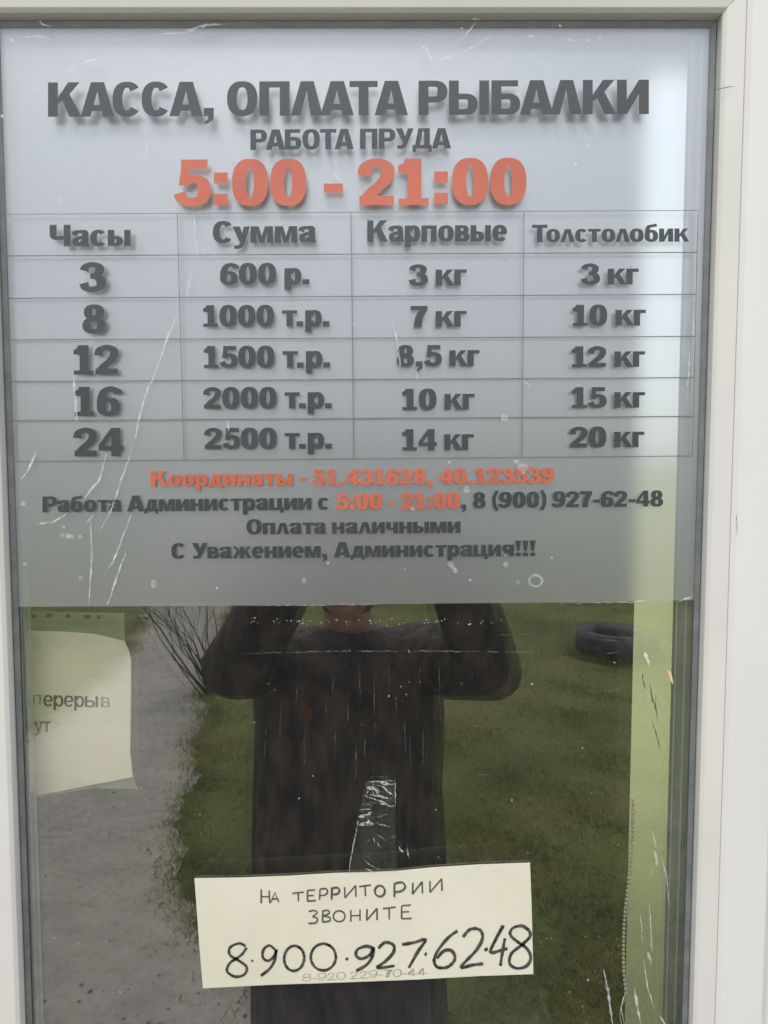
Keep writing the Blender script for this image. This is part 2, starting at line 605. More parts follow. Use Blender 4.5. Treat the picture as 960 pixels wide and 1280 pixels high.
rng = np.random.default_rng(11)
N = 240000
gy = -1.15 - 16.5 * rng.random(N) ** 1.7
half = 0.5 + 0.62 * (-gy)
gx = (rng.random(N) * 2 - 1) * half + 0.5
clump = np.sin(gx * 5.1 + 1.3 * np.sin(gy * 3.3)) * np.sin(gy * 4.7 + 1.1 * np.sin(gx * 2.9)) * 0.5 + 0.5
clump2 = np.sin(gx * 1.7 + 2.0) * np.sin(gy * 1.3 + 0.6) * 0.5 + 0.5
keep = (~inside(gx + rng.normal(0, 0.10, N), gy + rng.normal(0, 0.10, N))) & (rng.random(N) < 0.12 + 0.88 * clump ** 1.5)
gx, gy, clump, clump2 = gx[keep], gy[keep], clump[keep], clump2[keep]
# ragged tufts over the road edge and round the tyre
ex = np.array([(p.x, p.y) for p in fine if -9 < p.y < -1.0 and -2.6 < p.x < 2.5])
ek = rng.integers(0, len(ex), 14000)
tyre_c = ground_at(770, 818)
ta = rng.random(1500) * 2 * np.pi
gx = np.concatenate([gx, ex[ek, 0] + rng.normal(0.03, 0.055, len(ek)), tyre_c.x + np.cos(ta) * (0.37 + 0.03 * rng.normal(size=1500))])
gy = np.concatenate([gy, ex[ek, 1] + rng.normal(0, 0.055, len(ek)), tyre_c.y + np.sin(ta) * (0.37 + 0.03 * rng.normal(size=1500))])
clump = np.concatenate([clump, rng.random(len(ek)) * 0.8, np.full(1500, 1.0)])
clump2 = np.concatenate([clump2, rng.random(len(ek)) * 0.6, np.full(1500, 1.0)])
n = len(gx)
hh = (0.014 + 0.036 * rng.random(n)) * (0.55 + 0.8 * clump) * (0.7 + 0.7 * clump2)
ww = 0.0022 + 0.0022 * rng.random(n)
ang = rng.random(n) * 2 * np.pi
lean = hh * (0.3 + 1.1 * rng.random(n))
la = rng.random(n) * 2 * np.pi
co = np.empty((n, 3, 3))
co[:, 0] = np.stack([gx - np.cos(ang) * ww, gy - np.sin(ang) * ww, np.zeros(n)], 1)
co[:, 1] = np.stack([gx + np.cos(ang) * ww, gy + np.sin(ang) * ww, np.zeros(n)], 1)
co[:, 2] = np.stack([gx + np.cos(la) * lean, gy + np.sin(la) * lean, hh], 1)
me = bpy.data.meshes.new('grass')
me.vertices.add(n * 3)
me.vertices.foreach_set('co', co.ravel())
me.loops.add(n * 3)
me.loops.foreach_set('vertex_index', np.arange(n * 3))
me.polygons.add(n)
me.polygons.foreach_set('loop_start', np.arange(0, n * 3, 3))
me.polygons.foreach_set('loop_total', np.full(n, 3))
me.update(calc_edges=True)
tag(link_mesh('grass', me, M_GRASS), 'short patchy green grass growing beside the dirt road', 'grass', kind='stuff')

# loose gravel on the road
NG = 3600
px_, py_ = -3.6 + 7.4 * rng.random(NG), -0.15 - 9 * rng.random(NG) ** 1.5
ok = inside(px_, py_)
px_, py_ = px_[ok], py_[ok]
m_ = len(px_)
rad = 0.003 + 0.007 * rng.random(m_) ** 3
base = np.array([(1, 0, 0), (0, 1, 0), (-1, 0, 0), (0, -1, 0), (0, 0, .7), (0, 0, -.7)], float)
ca = rng.random(m_) * 6.28
rot = np.stack([np.stack([np.cos(ca), -np.sin(ca), 0 * ca], 1), np.stack([np.sin(ca), np.cos(ca), 0 * ca], 1), np.stack([0 * ca, 0 * ca, 0 * ca + 1], 1)], 1)
v_ = np.einsum('nij,kj->nki', rot, base) * rad[:, None, None] * (0.7 + 0.6 * rng.random((m_, 6, 1)))
v_[:, :, 0] += px_[:, None]
v_[:, :, 1] += py_[:, None]
v_[:, :, 2] += 0.006 + rad[:, None] * 0.2
tri = np.array([(0, 1, 4), (1, 2, 4), (2, 3, 4), (3, 0, 4), (1, 0, 5), (2, 1, 5), (3, 2, 5), (0, 3, 5)])
fi = (tri[None] + 6 * np.arange(m_)[:, None, None]).reshape(-1, 3)
me = bpy.data.meshes.new('gravel')
me.vertices.add(m_ * 6)
me.vertices.foreach_set('co', v_.ravel())
me.loops.add(len(fi) * 3)
me.loops.foreach_set('vertex_index', fi.ravel())
me.polygons.add(len(fi))
me.polygons.foreach_set('loop_start', np.arange(0, len(fi) * 3, 3))
me.polygons.foreach_set('loop_total', np.full(len(fi), 3))
me.update(calc_edges=True)
tag(link_mesh('gravel', me, M_GRAVEL), 'loose small stones scattered on the dirt road', 'gravel', kind='stuff')

# far wood on the horizon
bm = bmesh.new()
rr = random.Random(21)
for i in range(260):
    a = R(180 + (i / 259 - 0.5) * 150 + rr.uniform(-0.3, 0.3))
    d = rr.uniform(150, 185)
    c = Vector((math.sin(a) * d, math.cos(a) * d, 0))
    hgt = rr.uniform(4, 9)
    for k in range(7):
        q = c + Vector((rr.uniform(-3, 3), rr.uniform(-3, 3), hgt * rr.uniform(0.25, 0.85)))
        r0 = rr.uniform(1.0, 2.4)
        bmesh.ops.create_icosphere(bm, subdivisions=1, radius=r0, matrix=Matrix.Translation(q) @ Matrix.Diagonal((1, 1, rr.uniform(0.7, 1.2), 1)))
for v in bm.verts:
    v.co += Vector((rr.uniform(-.5, .5), rr.uniform(-.5, .5), rr.uniform(-.5, .5)))
tag(obj('far_wood', bm, M_TREE), 'distant line of trees on the horizon', 'wood', kind='stuff')

# ------------------------------------------------------------------ window dimensions (metres)
XL, XR = -0.338, 0.2872             # inner edges of the glazing beads, at their front (y = -0.020)
GL, GR = -0.3320, 0.2700             # clear width between the spacer bars (y = 0)
ZT = at(480, 15, -0.020).z          # bead edge at the top
ZB = 0.90                           # bead edge at the bottom, under the picture
FW = 0.070                          # sash profile width
FR = at(954, 1280, -0.026).x        # outer edge of the sash on the right
FW = FR - XR
Y_GLASS = -0.004

# ------------------------------------------------------------------ kiosk building
kiosk = empty('kiosk', (0, 0, 0), 'white panelled kiosk that holds the window', 'kiosk')
OX0, OX1, OZ0, OZ1 = XL - FW - 0.055, FR + 0.055, ZB - FW - 0.05, ZT + FW + 0.055
WX0, WX1, WY1, WZ1 = -1.7, 1.9, 1.05, 2.75
bm = bmesh.new()
box(bm, WX0, OX0, -0.02, 0.10, 0, WZ1)
box(bm, OX1, WX1, -0.02, 0.10, 0, WZ1)
box(bm, OX0, OX1, -0.02, 0.10, 0, OZ0)
box(bm, OX0, OX1, -0.02, 0.10, OZ1, WZ1)
obj('front_wall', bm, M_WALL, kiosk)
boxobj('side_wall', (WX0, WX0 + 0.08, 0.101, WY1, 0, WZ1), M_WALL, kiosk)
boxobj('side_wall', (WX1 - 0.08, WX1, 0.101, WY1, 0, WZ1), M_WALL, kiosk)
BX0 = at(789.5, 900, WY1 - 0.10).x       # narrow rear window on the right, open to the meadow behind
BX1, BZ0, BZ1 = BX0 + 0.34, 0.10, at(805, 58, WY1 - 0.10).z
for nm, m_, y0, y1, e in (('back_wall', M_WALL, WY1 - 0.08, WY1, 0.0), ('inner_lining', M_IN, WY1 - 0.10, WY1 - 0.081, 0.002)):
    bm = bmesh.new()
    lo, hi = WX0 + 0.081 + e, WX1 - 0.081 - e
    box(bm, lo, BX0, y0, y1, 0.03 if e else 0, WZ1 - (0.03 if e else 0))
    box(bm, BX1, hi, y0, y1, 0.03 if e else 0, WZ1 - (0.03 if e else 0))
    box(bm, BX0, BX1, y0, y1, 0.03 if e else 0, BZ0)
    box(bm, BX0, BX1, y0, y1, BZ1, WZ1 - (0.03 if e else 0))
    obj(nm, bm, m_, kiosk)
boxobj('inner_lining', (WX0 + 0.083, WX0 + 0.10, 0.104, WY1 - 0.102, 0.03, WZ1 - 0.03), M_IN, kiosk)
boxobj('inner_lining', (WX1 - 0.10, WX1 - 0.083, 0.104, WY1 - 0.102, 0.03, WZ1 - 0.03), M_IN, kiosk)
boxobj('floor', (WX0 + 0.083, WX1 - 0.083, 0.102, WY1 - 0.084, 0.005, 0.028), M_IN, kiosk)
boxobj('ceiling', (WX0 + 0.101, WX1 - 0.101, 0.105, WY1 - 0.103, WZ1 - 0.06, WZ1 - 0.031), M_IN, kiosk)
boxobj('roof', (WX0 - 0.2, WX1 + 0.2, -0.22, WY1 + 0.2, WZ1 + 0.002, WZ1 + 0.10), M_ROOF, kiosk, bevel=0.01)  # unseen roof; its front eave is added to shade the window top
desk = empty('desk', (0, 0.5, 0), 'blue grey counter desk just inside the dark window', 'desk')
boxobj('desk_top', (-0.9, 0.24, 0.20, 0.62, 0.86, 0.89), M_DESK, desk, bevel=0.003)
boxobj('leg', (-0.88, -0.84, 0.24, 0.58, 0.03, 0.859), M_DESK, desk)
boxobj('leg', (0.18, 0.22, 0.24, 0.58, 0.03, 0.859), M_DESK, desk)

# ------------------------------------------------------------------ window
window = empty('window', (0, 0, ZB), 'white plastic framed window with mirror tinted double glazing', 'window')


def profile_loop(name, prof, mat, parent, closed=True):
    """mitred frame: prof = [(inset, y)] section; inset grows outwards from the bead edge"""
    for side in range(4):
        bm = bmesh.new()
        ends = []
        for e in range(2):
            ring = []
            for ins, y in prof:
                x0, x1, z0, z1 = XL - ins, XR + ins, ZB - ins, ZT + ins
                cs = [(x0, z0), (x1, z0), (x1, z1), (x0, z1)]
                x, z = cs[(side + e) % 4]
                ring.append(bm.verts.new((x, y, z)))
            ends.append(ring)
        m = len(prof)
        for k in range(m if closed else m - 1):
            k2 = (k + 1) % m
            bm.faces.new((ends[0][k], ends[0][k2], ends[1][k2], ends[1][k]))
        if closed:
            bm.faces.new(ends[0])
            bm.faces.new(ends[1][::-1])
        bmesh.ops.recalc_face_normals(bm, faces=bm.faces[:])
        o = obj(name, bm, mat, parent)
        b = o.modifiers.new('bevel', 'BEVEL')
        b.width = 0.0006
        b.segments = 3
        b.limit_method = 'ANGLE'
        b.angle_limit = R(20)


profile_loop('glazing_bead', [(0.0005, -0.0065), (0.0, -0.0185), (0.003, -0.0215), (0.0180, -0.0238), (0.0180, 0.03), (0.0005, 0.03)], M_PVC2, window)
profile_loop('sash_frame', [(0.0182, 0.03), (0.0182, -0.0245), (0.022, -0.028), (FW - 0.003, -0.028), (FW, -0.025), (FW, 0.03)], M_PVC, window)
profile_loop('outer_frame', [(FW + 0.004, 0.035), (FW + 0.004, -0.0135), (FW + 0.008, -0.0165), (FW + 0.052, -0.0165), (FW + 0.052, 0.035)], M_PVC, window)
profile_loop('gasket', [(-0.0045, -0.0042), (-0.0050, -0.0058), (-0.001, -0.0085), (0.0003, -0.0064), (0.0003, -0.0042)], M_GASKET, window)
# panes and the spacer bars between them
for nm, dims, coat_m in (('outer_pane', (XL + 0.0005, XR - 0.0005, -0.004, 0.0, ZB + 0.0005, ZT - 0.0005), M_GLASS),
                         ('inner_pane', (XL + 0.001, XR - 0.001, 0.0120, 0.0160, ZB + 0.001, ZT - 0.001), M_GLASS2)):
    pane = boxobj(nm, dims, M_GLASSC, window)
    if nm == 'inner_pane': pane.rotation_euler = (0, 0, R(0.6))      # panes of a glazing unit are never quite parallel
    pane.data.materials.append(coat_m)
    for f in pane.data.polygons:
        if all(abs(pane.data.vertices[i].co.y - dims[2]) < 1e-6 for i in f.vertices):
            f.material_index = 1              # the coat lies on the outward face only
for xa, xb in ((XL + 0.0006, GL), (GR, XR - 0.0006)):
    w = xb - xa
    left = xa < 0
    e = [xa, xa + w * 0.42, xa + w * 0.52, xb] if left else [xa, xa + w * 0.42, xa + w * 0.55, xb]
    boxobj('sealant_strip', (e[0], e[1], 0.0012, 0.0088, ZB + 0.002, ZT - 0.006), M_SEAL, window)
    boxobj('spacer_bar', (e[1] + 0.0002, e[2] - 0.0002, 0.0005, 0.0086, ZB + 0.002, ZT - 0.006), M_ALU, window, bevel=0.0006)
    boxobj('sealant_strip', (e[2], e[3], 0.0022, 0.0090, ZB + 0.002, ZT - 0.006), M_SEAL, window)
    sx = e[3] if left else e[0]
    boxobj('spacer_bar', (min(sx, sx + (0.0012 if left else -0.0012)), max(sx, sx + (0.0012 if left else -0.0012)), 0.0008, 0.0084, ZB + 0.002, ZT - 0.006), M_ALU, window)
boxobj('spacer_bar', (GL, GR, 0.0014, 0.0088, ZT - 0.0055, ZT - 0.001), M_ALU, window)

# dirt on the lower bare glass
def mark(bm, pts, w0, w1, y, wob=0.25, rnd=random.Random(5)):
    """an uneven smear along photo points, lying on the plane Y = y"""
    P = []
    for (a, b) in zip(pts[:-1], pts[1:]):
        n = max(2, int(math.hypot(b[0] - a[0], b[1] - a[1]) / 4))
        P += [(a[0] + (b[0] - a[0]) * k / n, a[1] + (b[1] - a[1]) * k / n) for k in range(n)]
    P.append(pts[-1])
    N = len(P)
    L, Rr = [], []
    for i, p in enumerate(P):
        a, b = P[max(i - 1, 0)], P[min(i + 1, N - 1)]
        tx, ty = b[0] - a[0], b[1] - a[1]
        l = math.hypot(tx, ty) or 1
        t = i / max(1, N - 1)
        w = (w0 + (w1 - w0) * t) * (1 + wob * rnd.uniform(-1.6, 1.6)) * min(1, 0.25 + 3 * min(t, 1 - t))
        ox, oy = rnd.gauss(0, 0.35), rnd.gauss(0, 0.35)
        L.append(bm.verts.new(at(p[0] - ty / l * w / 2 + ox, p[1] + tx / l * w / 2 + oy, y)))
        Rr.append(bm.verts.new(at(p[0] + ty / l * w / 2 + ox, p[1] - tx / l * w / 2 + oy, y)))
    for i in range(N - 1):
        bm.faces.new((L[i], L[i + 1], Rr[i + 1], Rr[i]))


def spot(bm, u, v, r, y, rnd=random.Random(8)):
    n = 9
    poly(bm, [at(u + math.cos(k * 2 * math.pi / n) * r * rnd.uniform(0.6, 1.25), v + math.sin(k * 2 * math.pi / n) * r * rnd.uniform(0.6, 1.25), y) for k in range(n)])


rr = random.Random(12)
bm = bmesh.new()
YD = -0.0043
for pts, w0, w1 in [([(803, 842), (806, 862)], 1, 1.4), ([(812, 853), (815, 872), (821, 892)], 1, 1.5), ([(815, 900), (821, 920), (825, 936)], 1.2, 1.2), ([(819, 868), (822, 905)], 0.8, 0.8)]:
    mark(bm, pts, w0, w1, YD)
obj('dark_scuffs', bm, M_SCRD, window)
bm = bmesh.new()
for pts, w0, w1 in [([(815, 1038), (820, 1060)], 1.2, 2), ([(819, 1064), (821, 1082)], 3, 2), ([(827, 1072), (834, 1100), (837, 1135)], 1.2, .8), ([(814, 1085), (815, 1095)], 1, 1),
                    ([(812, 1130), (815, 1190)], 1.2, 1.6), ([(801, 1143), (803, 1180)], 1, 1), ([(810, 1190), (814, 1205)], 4, 2), ([(805, 1200), (810, 1235), (818, 1262)], 1.4, 1),
                    ([(793, 1235), (797, 1260), (801, 1280)], 3, 2), ([(825, 1270), (834, 1285)], 3, 2), ([(755, 1212), (761, 1245), (766, 1282)], 3.2, 2.2), ([(782, 1240), (776, 1258), (780, 1280)], 1.2, 1.2),
                    ([(806, 815), (812, 832)], 5, 3), ([(510, 812), (513, 816)], 2, 2), ([(584, 781), (590, 779)], 2, 2)]:
    mark(bm, pts, w0, w1, YD - 0.00005)
for u, v in [(437, 813), (318, 903), (486, 870), (495, 873), (503, 876), (508, 868), (452, 906), (391, 970), (374, 998), (545, 1012), (503, 1064), (510, 1068), (512, 1074), (580, 930), (590, 843), (665, 855), (688, 857), (768, 828), (770, 829), (728, 935), (712, 1240), (728, 1258), (735, 1225), (390, 950), (383, 985), (640, 1000), (250, 1018), (110, 1018), (100, 1180), (150, 1240)]:
    spot(bm, u, v, rr.uniform(0.4, 1.4), YD - 0.0001)
for k in range(70):
    spot(bm, 305 + rr.random() * 330, 777 + rr.gauss(0, 2.2), rr.uniform(0.25, 1.0), YD - 0.00015)
for k in range(45):
    spot(bm, 60 + rr.random() * 720, 1172 + rr.gauss(0, 2.5), rr.uniform(0.25, 0.8), YD - 0.00015)
obj_sp = bm
bm = bmesh.new()
for k in range(190):
    spot(bm, 45 + rr.random() * 790, 765 + rr.random() * 520, rr.choice((0.3, 0.4, 0.5, 0.9)), YD - 0.0002)
tag(obj('dust_specks', bm, M_SPECK, window), kind='stuff')
tag(obj('scratches', obj_sp, M_SCR, window), kind='stuff')
bm = bmesh.new()
mark(bm, [(300, 817), (420, 814), (560, 814), (700, 816)], 1.0, 1.0, YD - 0.00025, 0.4)
for k in range(22):
    u = rr.uniform(300, 560)
    v = rr.uniform(800, 930)
    mark(bm, [(u, v), (u + rr.uniform(-2, 2), v + rr.uniform(20, 60))], 0.5, 0.5, YD - 0.0003, 0.5)
for k in range(12):
    u = rr.uniform(560, 780)
    v = rr.uniform(770, 1000)
    mark(bm, [(u, v), (u + rr.uniform(20, 60), v + rr.uniform(-4, 4))], 0.5, 0.5, YD - 0.0003, 0.5)
tag(obj('wipe_streaks', bm, M_FAINT, window), kind='stuff')
bm = bmesh.new()
mark(bm, [(893, 114), (903, 110), (918, 108)], .9, .6, -0.0244, .5)
mark(bm, [(921, 640), (922, 668)], .6, .5, -0.0285, .5)
obj('scuff_mark', bm, M_SCRD, window)
bm = bmesh.new()
prism(bm, [at(834, 837, -0.0046), at(839, 840, -0.0046), at(842, 856, -0.0046), at(838, 850, -0.0046)], (0, 0.0005, 0))
tag(obj('dry_flake', bm, M_LEAF), 'tiny pale orange flake stuck to the glass near the right frame', 'flake')

# ------------------------------------------------------------------ lettering
ARC_N = 2.35


def arc(cx, cy, rx, ry, a0, a1, n=26, e=ARC_N):
    out = []
    for i in range(n + 1):
        a = R(a0 + (a1 - a0) * i / n)
        c, s = math.cos(a), math.sin(a)
        out.append((cx + rx * math.copysign(abs(c) ** (2 / e), c), cy + ry * math.copysign(abs(s) ** (2 / e), s)))
    return out


def spline(pts, n=7):
    out = []
    P = [pts[0]] + list(pts) + [pts[-1]]
    for i in range(1, len(P) - 2):
        p0, p1, p2, p3 = P[i - 1], P[i], P[i + 1], P[i + 2]
        for k in range(n):
            t = k / n
            out.append(tuple(0.5 * (2 * p1[j] + (p2[j] - p0[j]) * t + (2 * p0[j] - 5 * p1[j] + 4 * p2[j] - p3[j]) * t * t + (3 * p1[j] - p0[j] - 3 * p2[j] + p3[j]) * t ** 3) for j in (0, 1)))
    out.append(pts[-1])
    return out


def rect(x0, y0, x1, y1):
    return ('p', [(x0, y0), (x1, y0), (x1, y1), (x0, y1)])


def ring(x0, y0, x1, y1, v, h, a0=0, a1=360):
    return ('s', arc((x0 + x1) / 2, (y0 + y1) / 2, (x1 - x0 - v) / 2, (y1 - y0 - h) / 2, a0, a1, 40), v, h)


def bowl(x0, x1, y0, y1, v, h):
    r = (y1 - y0 - h) / 2
    xm = max(x0, x1 - v / 2 - r * 0.95)
    return ('s', [(x0, y1 - h / 2)] + arc(xm, (y0 + y1) / 2, x1 - v / 2 - xm, r, 90, -90, 20) + [(x0, y0 + h / 2)], v, h)


def glyph(ch, V=26, H=18):
    """pieces of one heavy grotesque letter (cap height 100) and its advance"""
    if ch == ' ': return [], 27
    if ch in '0123456789':
        return digit(ch, V, H)
    if ch == '.': return [rect(2, 0, 2 + V, V * .92)], V + 10
    if ch == ',': return [rect(2, 0, 2 + V, V * .92), ('p', [(2 + V * .42, -.01), (2 + V, -.01), (2 + V * .95, -V * .4), (2 + V * .3, -V * .9), (2, -V * .75), (2 + V * .4, -V * .35)])], V + 10
    if ch == ':': return [rect(4, 2, 4 + V, 2 + V * .92), rect(4, 48, 4 + V, 48 + V * .92)], V + 12
    if ch == '-': return [rect(2, 28, 38, 28 + H * 1.05)], 42
    if ch == '!': return [rect(4, 0, 4 + V, V * .85), ('p', [(2, 100), (6 + V, 100), (1 + V * .86, 32), (7 + V * .14, 32)])], V + 12
    if ch == '(': return [('s', spline([(30, 108), (14, 70), (14, 22), (30, -16)]), V * .72, V * .72)], 38
    if ch == ')': return [('s', spline([(6, 108), (22, 70), (22, 22), (6, -16)]), V * .72, V * .72)], 38
    lo = ch.islower()
    h = 75.0 if lo else 100.0
    k = .80 if lo else 1.0
    v = V * (.93 if lo else 1)
    t = H * (.88 if lo else 1)
    u = ch.upper()
    if ch == 'а':
        w = 62
        return [rect(w - v - 2, 0, w - 2, h * .62), ('s', spline([(7, h * .68), (14, h * .86), (32, h - t / 2), (46, h * .88), (w - 2 - v / 2, h * .62)]), v, t),
                ('s', spline([(w - v - 1, h * .55), (30, h * .53), (15, h * .43), (v / 2 + .5, h * .27), (16, h * .115), (29, h * .12), (w - v + 1, h * .26)]), v * .95, t * .85),
                ('p', [(w - v - 2, t * .2), (w - 2, 0), (w + 3, 0), (w - 2, 14)])], w + 5
    if ch == 'е':
        w = 62
        return [ring(0, -1, w, h + 1, v, t, 2, 322), rect(v * .7, h * .42, w - 4, h * .42 + t * .8)], w + 4
    if ch == 'р':
        w = 64
        return [rect(0, -26, v, h), ring(v * .35, -1, w, h + 1, v, t, -160, 160)], w + 5
    if ch == 'б':
        w = 64
        return [ring(0, -1, w, 68, v, t), ('s', spline([(v / 2, 34), (v / 2 + 1, 64), (20, 86), (40, 91), (58, 96)]), v * .85, t)], w + 5
    if ch == 'у':
        return [('p', [(0, h), (v * 1.12, h), (42, h * .18), (30, 0), (27, 0)]), ('p', [(64, h), (64 - v * .95, h), (28, 0), (20, -11), (6, -11), (6, -27), (26, -27), (38, -18), (45, 0)])], 66
    if u == 'О':
        w = 80 * (k if not lo else .82)
        return [ring(0, -1, w, h + 1, v, t)], w + 5
    if u == 'С':
        w = 76 * (k if not lo else .80)
        return [ring(0, -1, w, h + 1, v, t, 38, 322)], w + 4
    if u == 'П':
        w = 80 * k
        return [rect(0, 0, v, h), rect(w - v, 0, w, h), rect(v, h - t, w - v, h)], w + 6
    if u == 'Т':
        w = 74 * k
        return [rect(0, h - t, w, h), rect((w - v) / 2, 0, (w + v) / 2, h - t)], w + 4
    if u == 'Г':
        w = 58 * k
        return [rect(0, 0, v, h), rect(v, h - t, w, h)], w + 3
    if u == 'И':
        w = 84 * k
        return [rect(0, 0, v, h), rect(w - v, 0, w, h), ('p', [(v, 0.0), (v, h * .42), (w - v, h), (w - v, h * .58)])], w + 6
    if u == 'Н':
        w = 82 * k
        return [rect(0, 0, v, h), rect(w - v, 0, w, h), rect(v, (h - t) / 2, w - v, (h + t) / 2)], w + 6
    if u == 'К':
        w = 88 * k
        return [rect(0, 0, v, h), ('p', [(v, h * .38), (v, h * .56), (w * .60, h), (w * .95, h), (w * .58, h * .58), (v * 1.05, h * .38)]),
                ('p', [(w * .38, h * .58), (w * .64, h * .66), (w, 0), (w * .64, 0)])], w + 2
    if u == 'А':
        w = 88
        return [('p', [(0, 0), (26, 0), (w / 2, 72), (w / 2, h), (27, h)]), ('p', [(w, 0), (w - 29, 0), (w / 2, 72), (w / 2, h), (w - 26, h)]),
                ('p', [(27, 16), (w - 27, 16), (w - 31, 34), (32, 34)])], w + 1
    if u == 'Л':
        w = 84 * k
        q = v / 26
        return [('p', [(0, 0), (23 * q * k * 1.1, 0), (w * .5, h * .72), (w * .5, h), (w * .31, h)]), ('p', [(w, 0), (w - 29 * q * (k + .1), 0), (w * .5, h * .72), (w * .5, h), (w * .72, h)])], w + 3
    if u == 'Д':
        w = 88 * k
        d = 17 * k
        return [('p', [(12 * k, t), (w * .30, h), (w * .30 + v * .85, h), (12 * k + v * .85, t)]), rect(w - v - 9 * k, t, w - 9 * k, h), rect(w * .30 + v * .85, h - t, w - v - 9 * k, h),
                rect(0, 0, w, t), rect(0, -d, 14 * k + 2, 0), rect(w - 14 * k - 2, -d, w, 0)], w + 4
    if u == 'Ч':
        w = 78 * k
        return [rect(w - v, 0, w, h), ('s', [(v / 2, h), (v / 2, h * .62)] + arc(v / 2 + 16 * k, h * .56, 16 * k, h * .18, 180, 270, 10) + [(w - v, h * .40)], v, t)], w + 6
    if u == 'М':
        w = 104 * k
        a = v * .92
        return [('p', [(0, 0), (0, h), (v * 1.25, h), (w / 2, h * .36), (w - v * 1.25, h), (w, h), (w, 0), (w - a, 0), (w - a, h * .60), (w / 2 + v * .36, 0), (w / 2 - v * .36, 0), (a, h * .60), (a, 0)])], w + 6
    if u == 'В':
        w = 76 * k
        return [rect(0, 0, v, h), bowl(v, w, 0, h * .57, v, t * .85), bowl(v, w - 4, h * .46, h, v * .95, t * .85)], w + 4
    if u == 'Р':
        w = 76
        return [rect(0, 0, v, h), bowl(v, w, h * .36, h, v, t)], w + 4
    if u == 'Б':
        w = 76
        return [rect(0, 0, v, h), rect(v, h - t, w - 6, h), bowl(v, w, 0, h * .62, v, t)], w + 4
    if u == 'Ы':
        w = 106 * k
        m = w - v - 4
        return [rect(0, 0, v, h), bowl(v, m, 0, h * .62, v, t * .95), rect(w - v, 0, w, h)], w + 6
    if u == 'Ж':
        w = 124 * k
        c = w / 2
        z = [rect(c - v / 2, 0, c + v / 2, h)]
        for s in (-1, 1):
            z.append(('p', [(c + s * v * .5, h * .40), (c + s * v * .5, h * .60), (c + s * w * .28, h), (c + s * w * .48, h), (c + s * w * .24, h * .55)]))
            z.append(('p', [(c + s * w * .13, h * .55), (c + s * w * .27, h * .62), (c + s * w * .5, 0), (c + s * w * .28, 0)]))
        return z, w + 3
    if u == 'Ц':
        w = 82 * k
        return [rect(0, 0, v, h), rect(w - v, 0, w, h), rect(v, 0, w - v, t), rect(w, -16, w + 9, t), rect(w - 8, -16, w, 0)], w + 12
    if u == 'Я':
        w = 78 * k
        z = bowl(v, w, h * .38, h, v, t)
        z = ('s', [(w - x, y) for x, y in z[1]], z[2], z[3])
        return [rect(w - v, 0, w, h), z, ('p', [(0, 0), (v * 1.1, 0), (w * .62, h * .42), (w * .30, h * .42)])], w + 5
    if u == 'У':
        return [('p', [(0, h), (31, h), (54, h * .36), (42, h * .16)]), ('p', [(84, h), (57, h), (30, h * .18), (22, 17), (8, 18), (8, 0), (32, -1), (46, 8), (54, 26)])], 86
    return [rect(0, 0, 40, h)], 45


def digit(ch, V, H):
    w = 68
    if ch == '0': return [ring(0, -1, w, 101, V * 1.02, H)], w + 4
    if ch == '1':
        return [rect(20, 0, 20 + V, 100), rect(3, 0, 20, H * .8), rect(20 + V, 0, 34 + V, H * .8), ('p', [(20, 100), (20, 66), (2, 70), (2, 84), (12, 90), (16, 100)])], V + 40
    if ch == '2':
        return [('s', spline([(9, 64), (13, 83), (33, 92), (51, 84), (54, 68), (44, 48), (26, 30), (14, 14)]), V * .95, H), rect(0, 0, 65, H * 1.12)], w + 3
    if ch == '3':
        return [('s', spline([(9, 72), (15, 86), (33, 92), (50, 84), (50, 66), (38, 54.5), (26, 53)]), V * .95, H * .95), ('s', spline([(27, 53), (42, 51), (54, 40), (54, 18), (34, 8.5), (15, 13), (8, 30)]), V, H)], w + 2
    if ch == '4':
        return [rect(37, 0, 37 + V, 100), rect(0, 20, 37, 20 + H * .95), rect(37 + V, 20, 72, 20 + H * .95), ('p', [(0, 20 + H * .9), (0, 40), (37, 100), (37, 72), (17, 20 + H * .9)])], 74
    if ch == '5':
        return [rect(11, 100 - H * 1.1, 61, 100), ('p', [(11, 100 - H), (7, 44), (7 + V * .7, 44), (10 + V * .7, 100 - H)]), ('s', spline([(13, 48), (30, 58), (49, 53), (55, 33), (49, 14), (32, 8.5), (15, 13), (8, 28)]), V * .95, H)], w + 1
    if ch == '6':
        return [ring(0, -1, 67, 63, V, H * .9), ('s', spline([(V / 2, 31), (V / 2 + 1, 58), (22, 82), (40, 92), (58, 84), (60, 74)]), V * .98, H)], w + 3
    if ch == '7':
        return [rect(1, 100 - H * 1.15, 64, 100), ('p', [(64, 100 - H), (34, 100 - H), (18, 48), (12, 0), (42, 0), (46, 44), (64, 84)])], w - 1
    if ch == '8':
        return [ring(0, -1, 67, 57, V, H * .9), ring(4, 46, 63, 101, V * .95, H * .9)], w + 3
    p, a = digit('6', V, H)
    return [('s', [(67 - x, 100 - y) for x, y in q[1]], q[2], q[3]) for q in p], a


KERN = {'КА': -4, 'АС': -5, 'СС': -3, 'СА': -7, 'ЛА': -9, 'АТ': -12, 'ТА': -12, 'БА': -5, 'АЛ': -9, 'АК': 0, 'ПЛ': -3, 'ЛК': -1, 'РА': -9, 'АБ': -3, 'ОТ': -4, 'РУ': -4, 'УД': -8, 'ДА': -4, 'Су': -7, 'То': -10, 'ол': -3, 'ло': -3, 'Ра': -3, 'та': -5, 'та': -5, 'ст': -3, 'Уа': -6, 'Ув': -4, 'ер': 0, 'р.': -3, 'т.': -9, 'кг': -3}


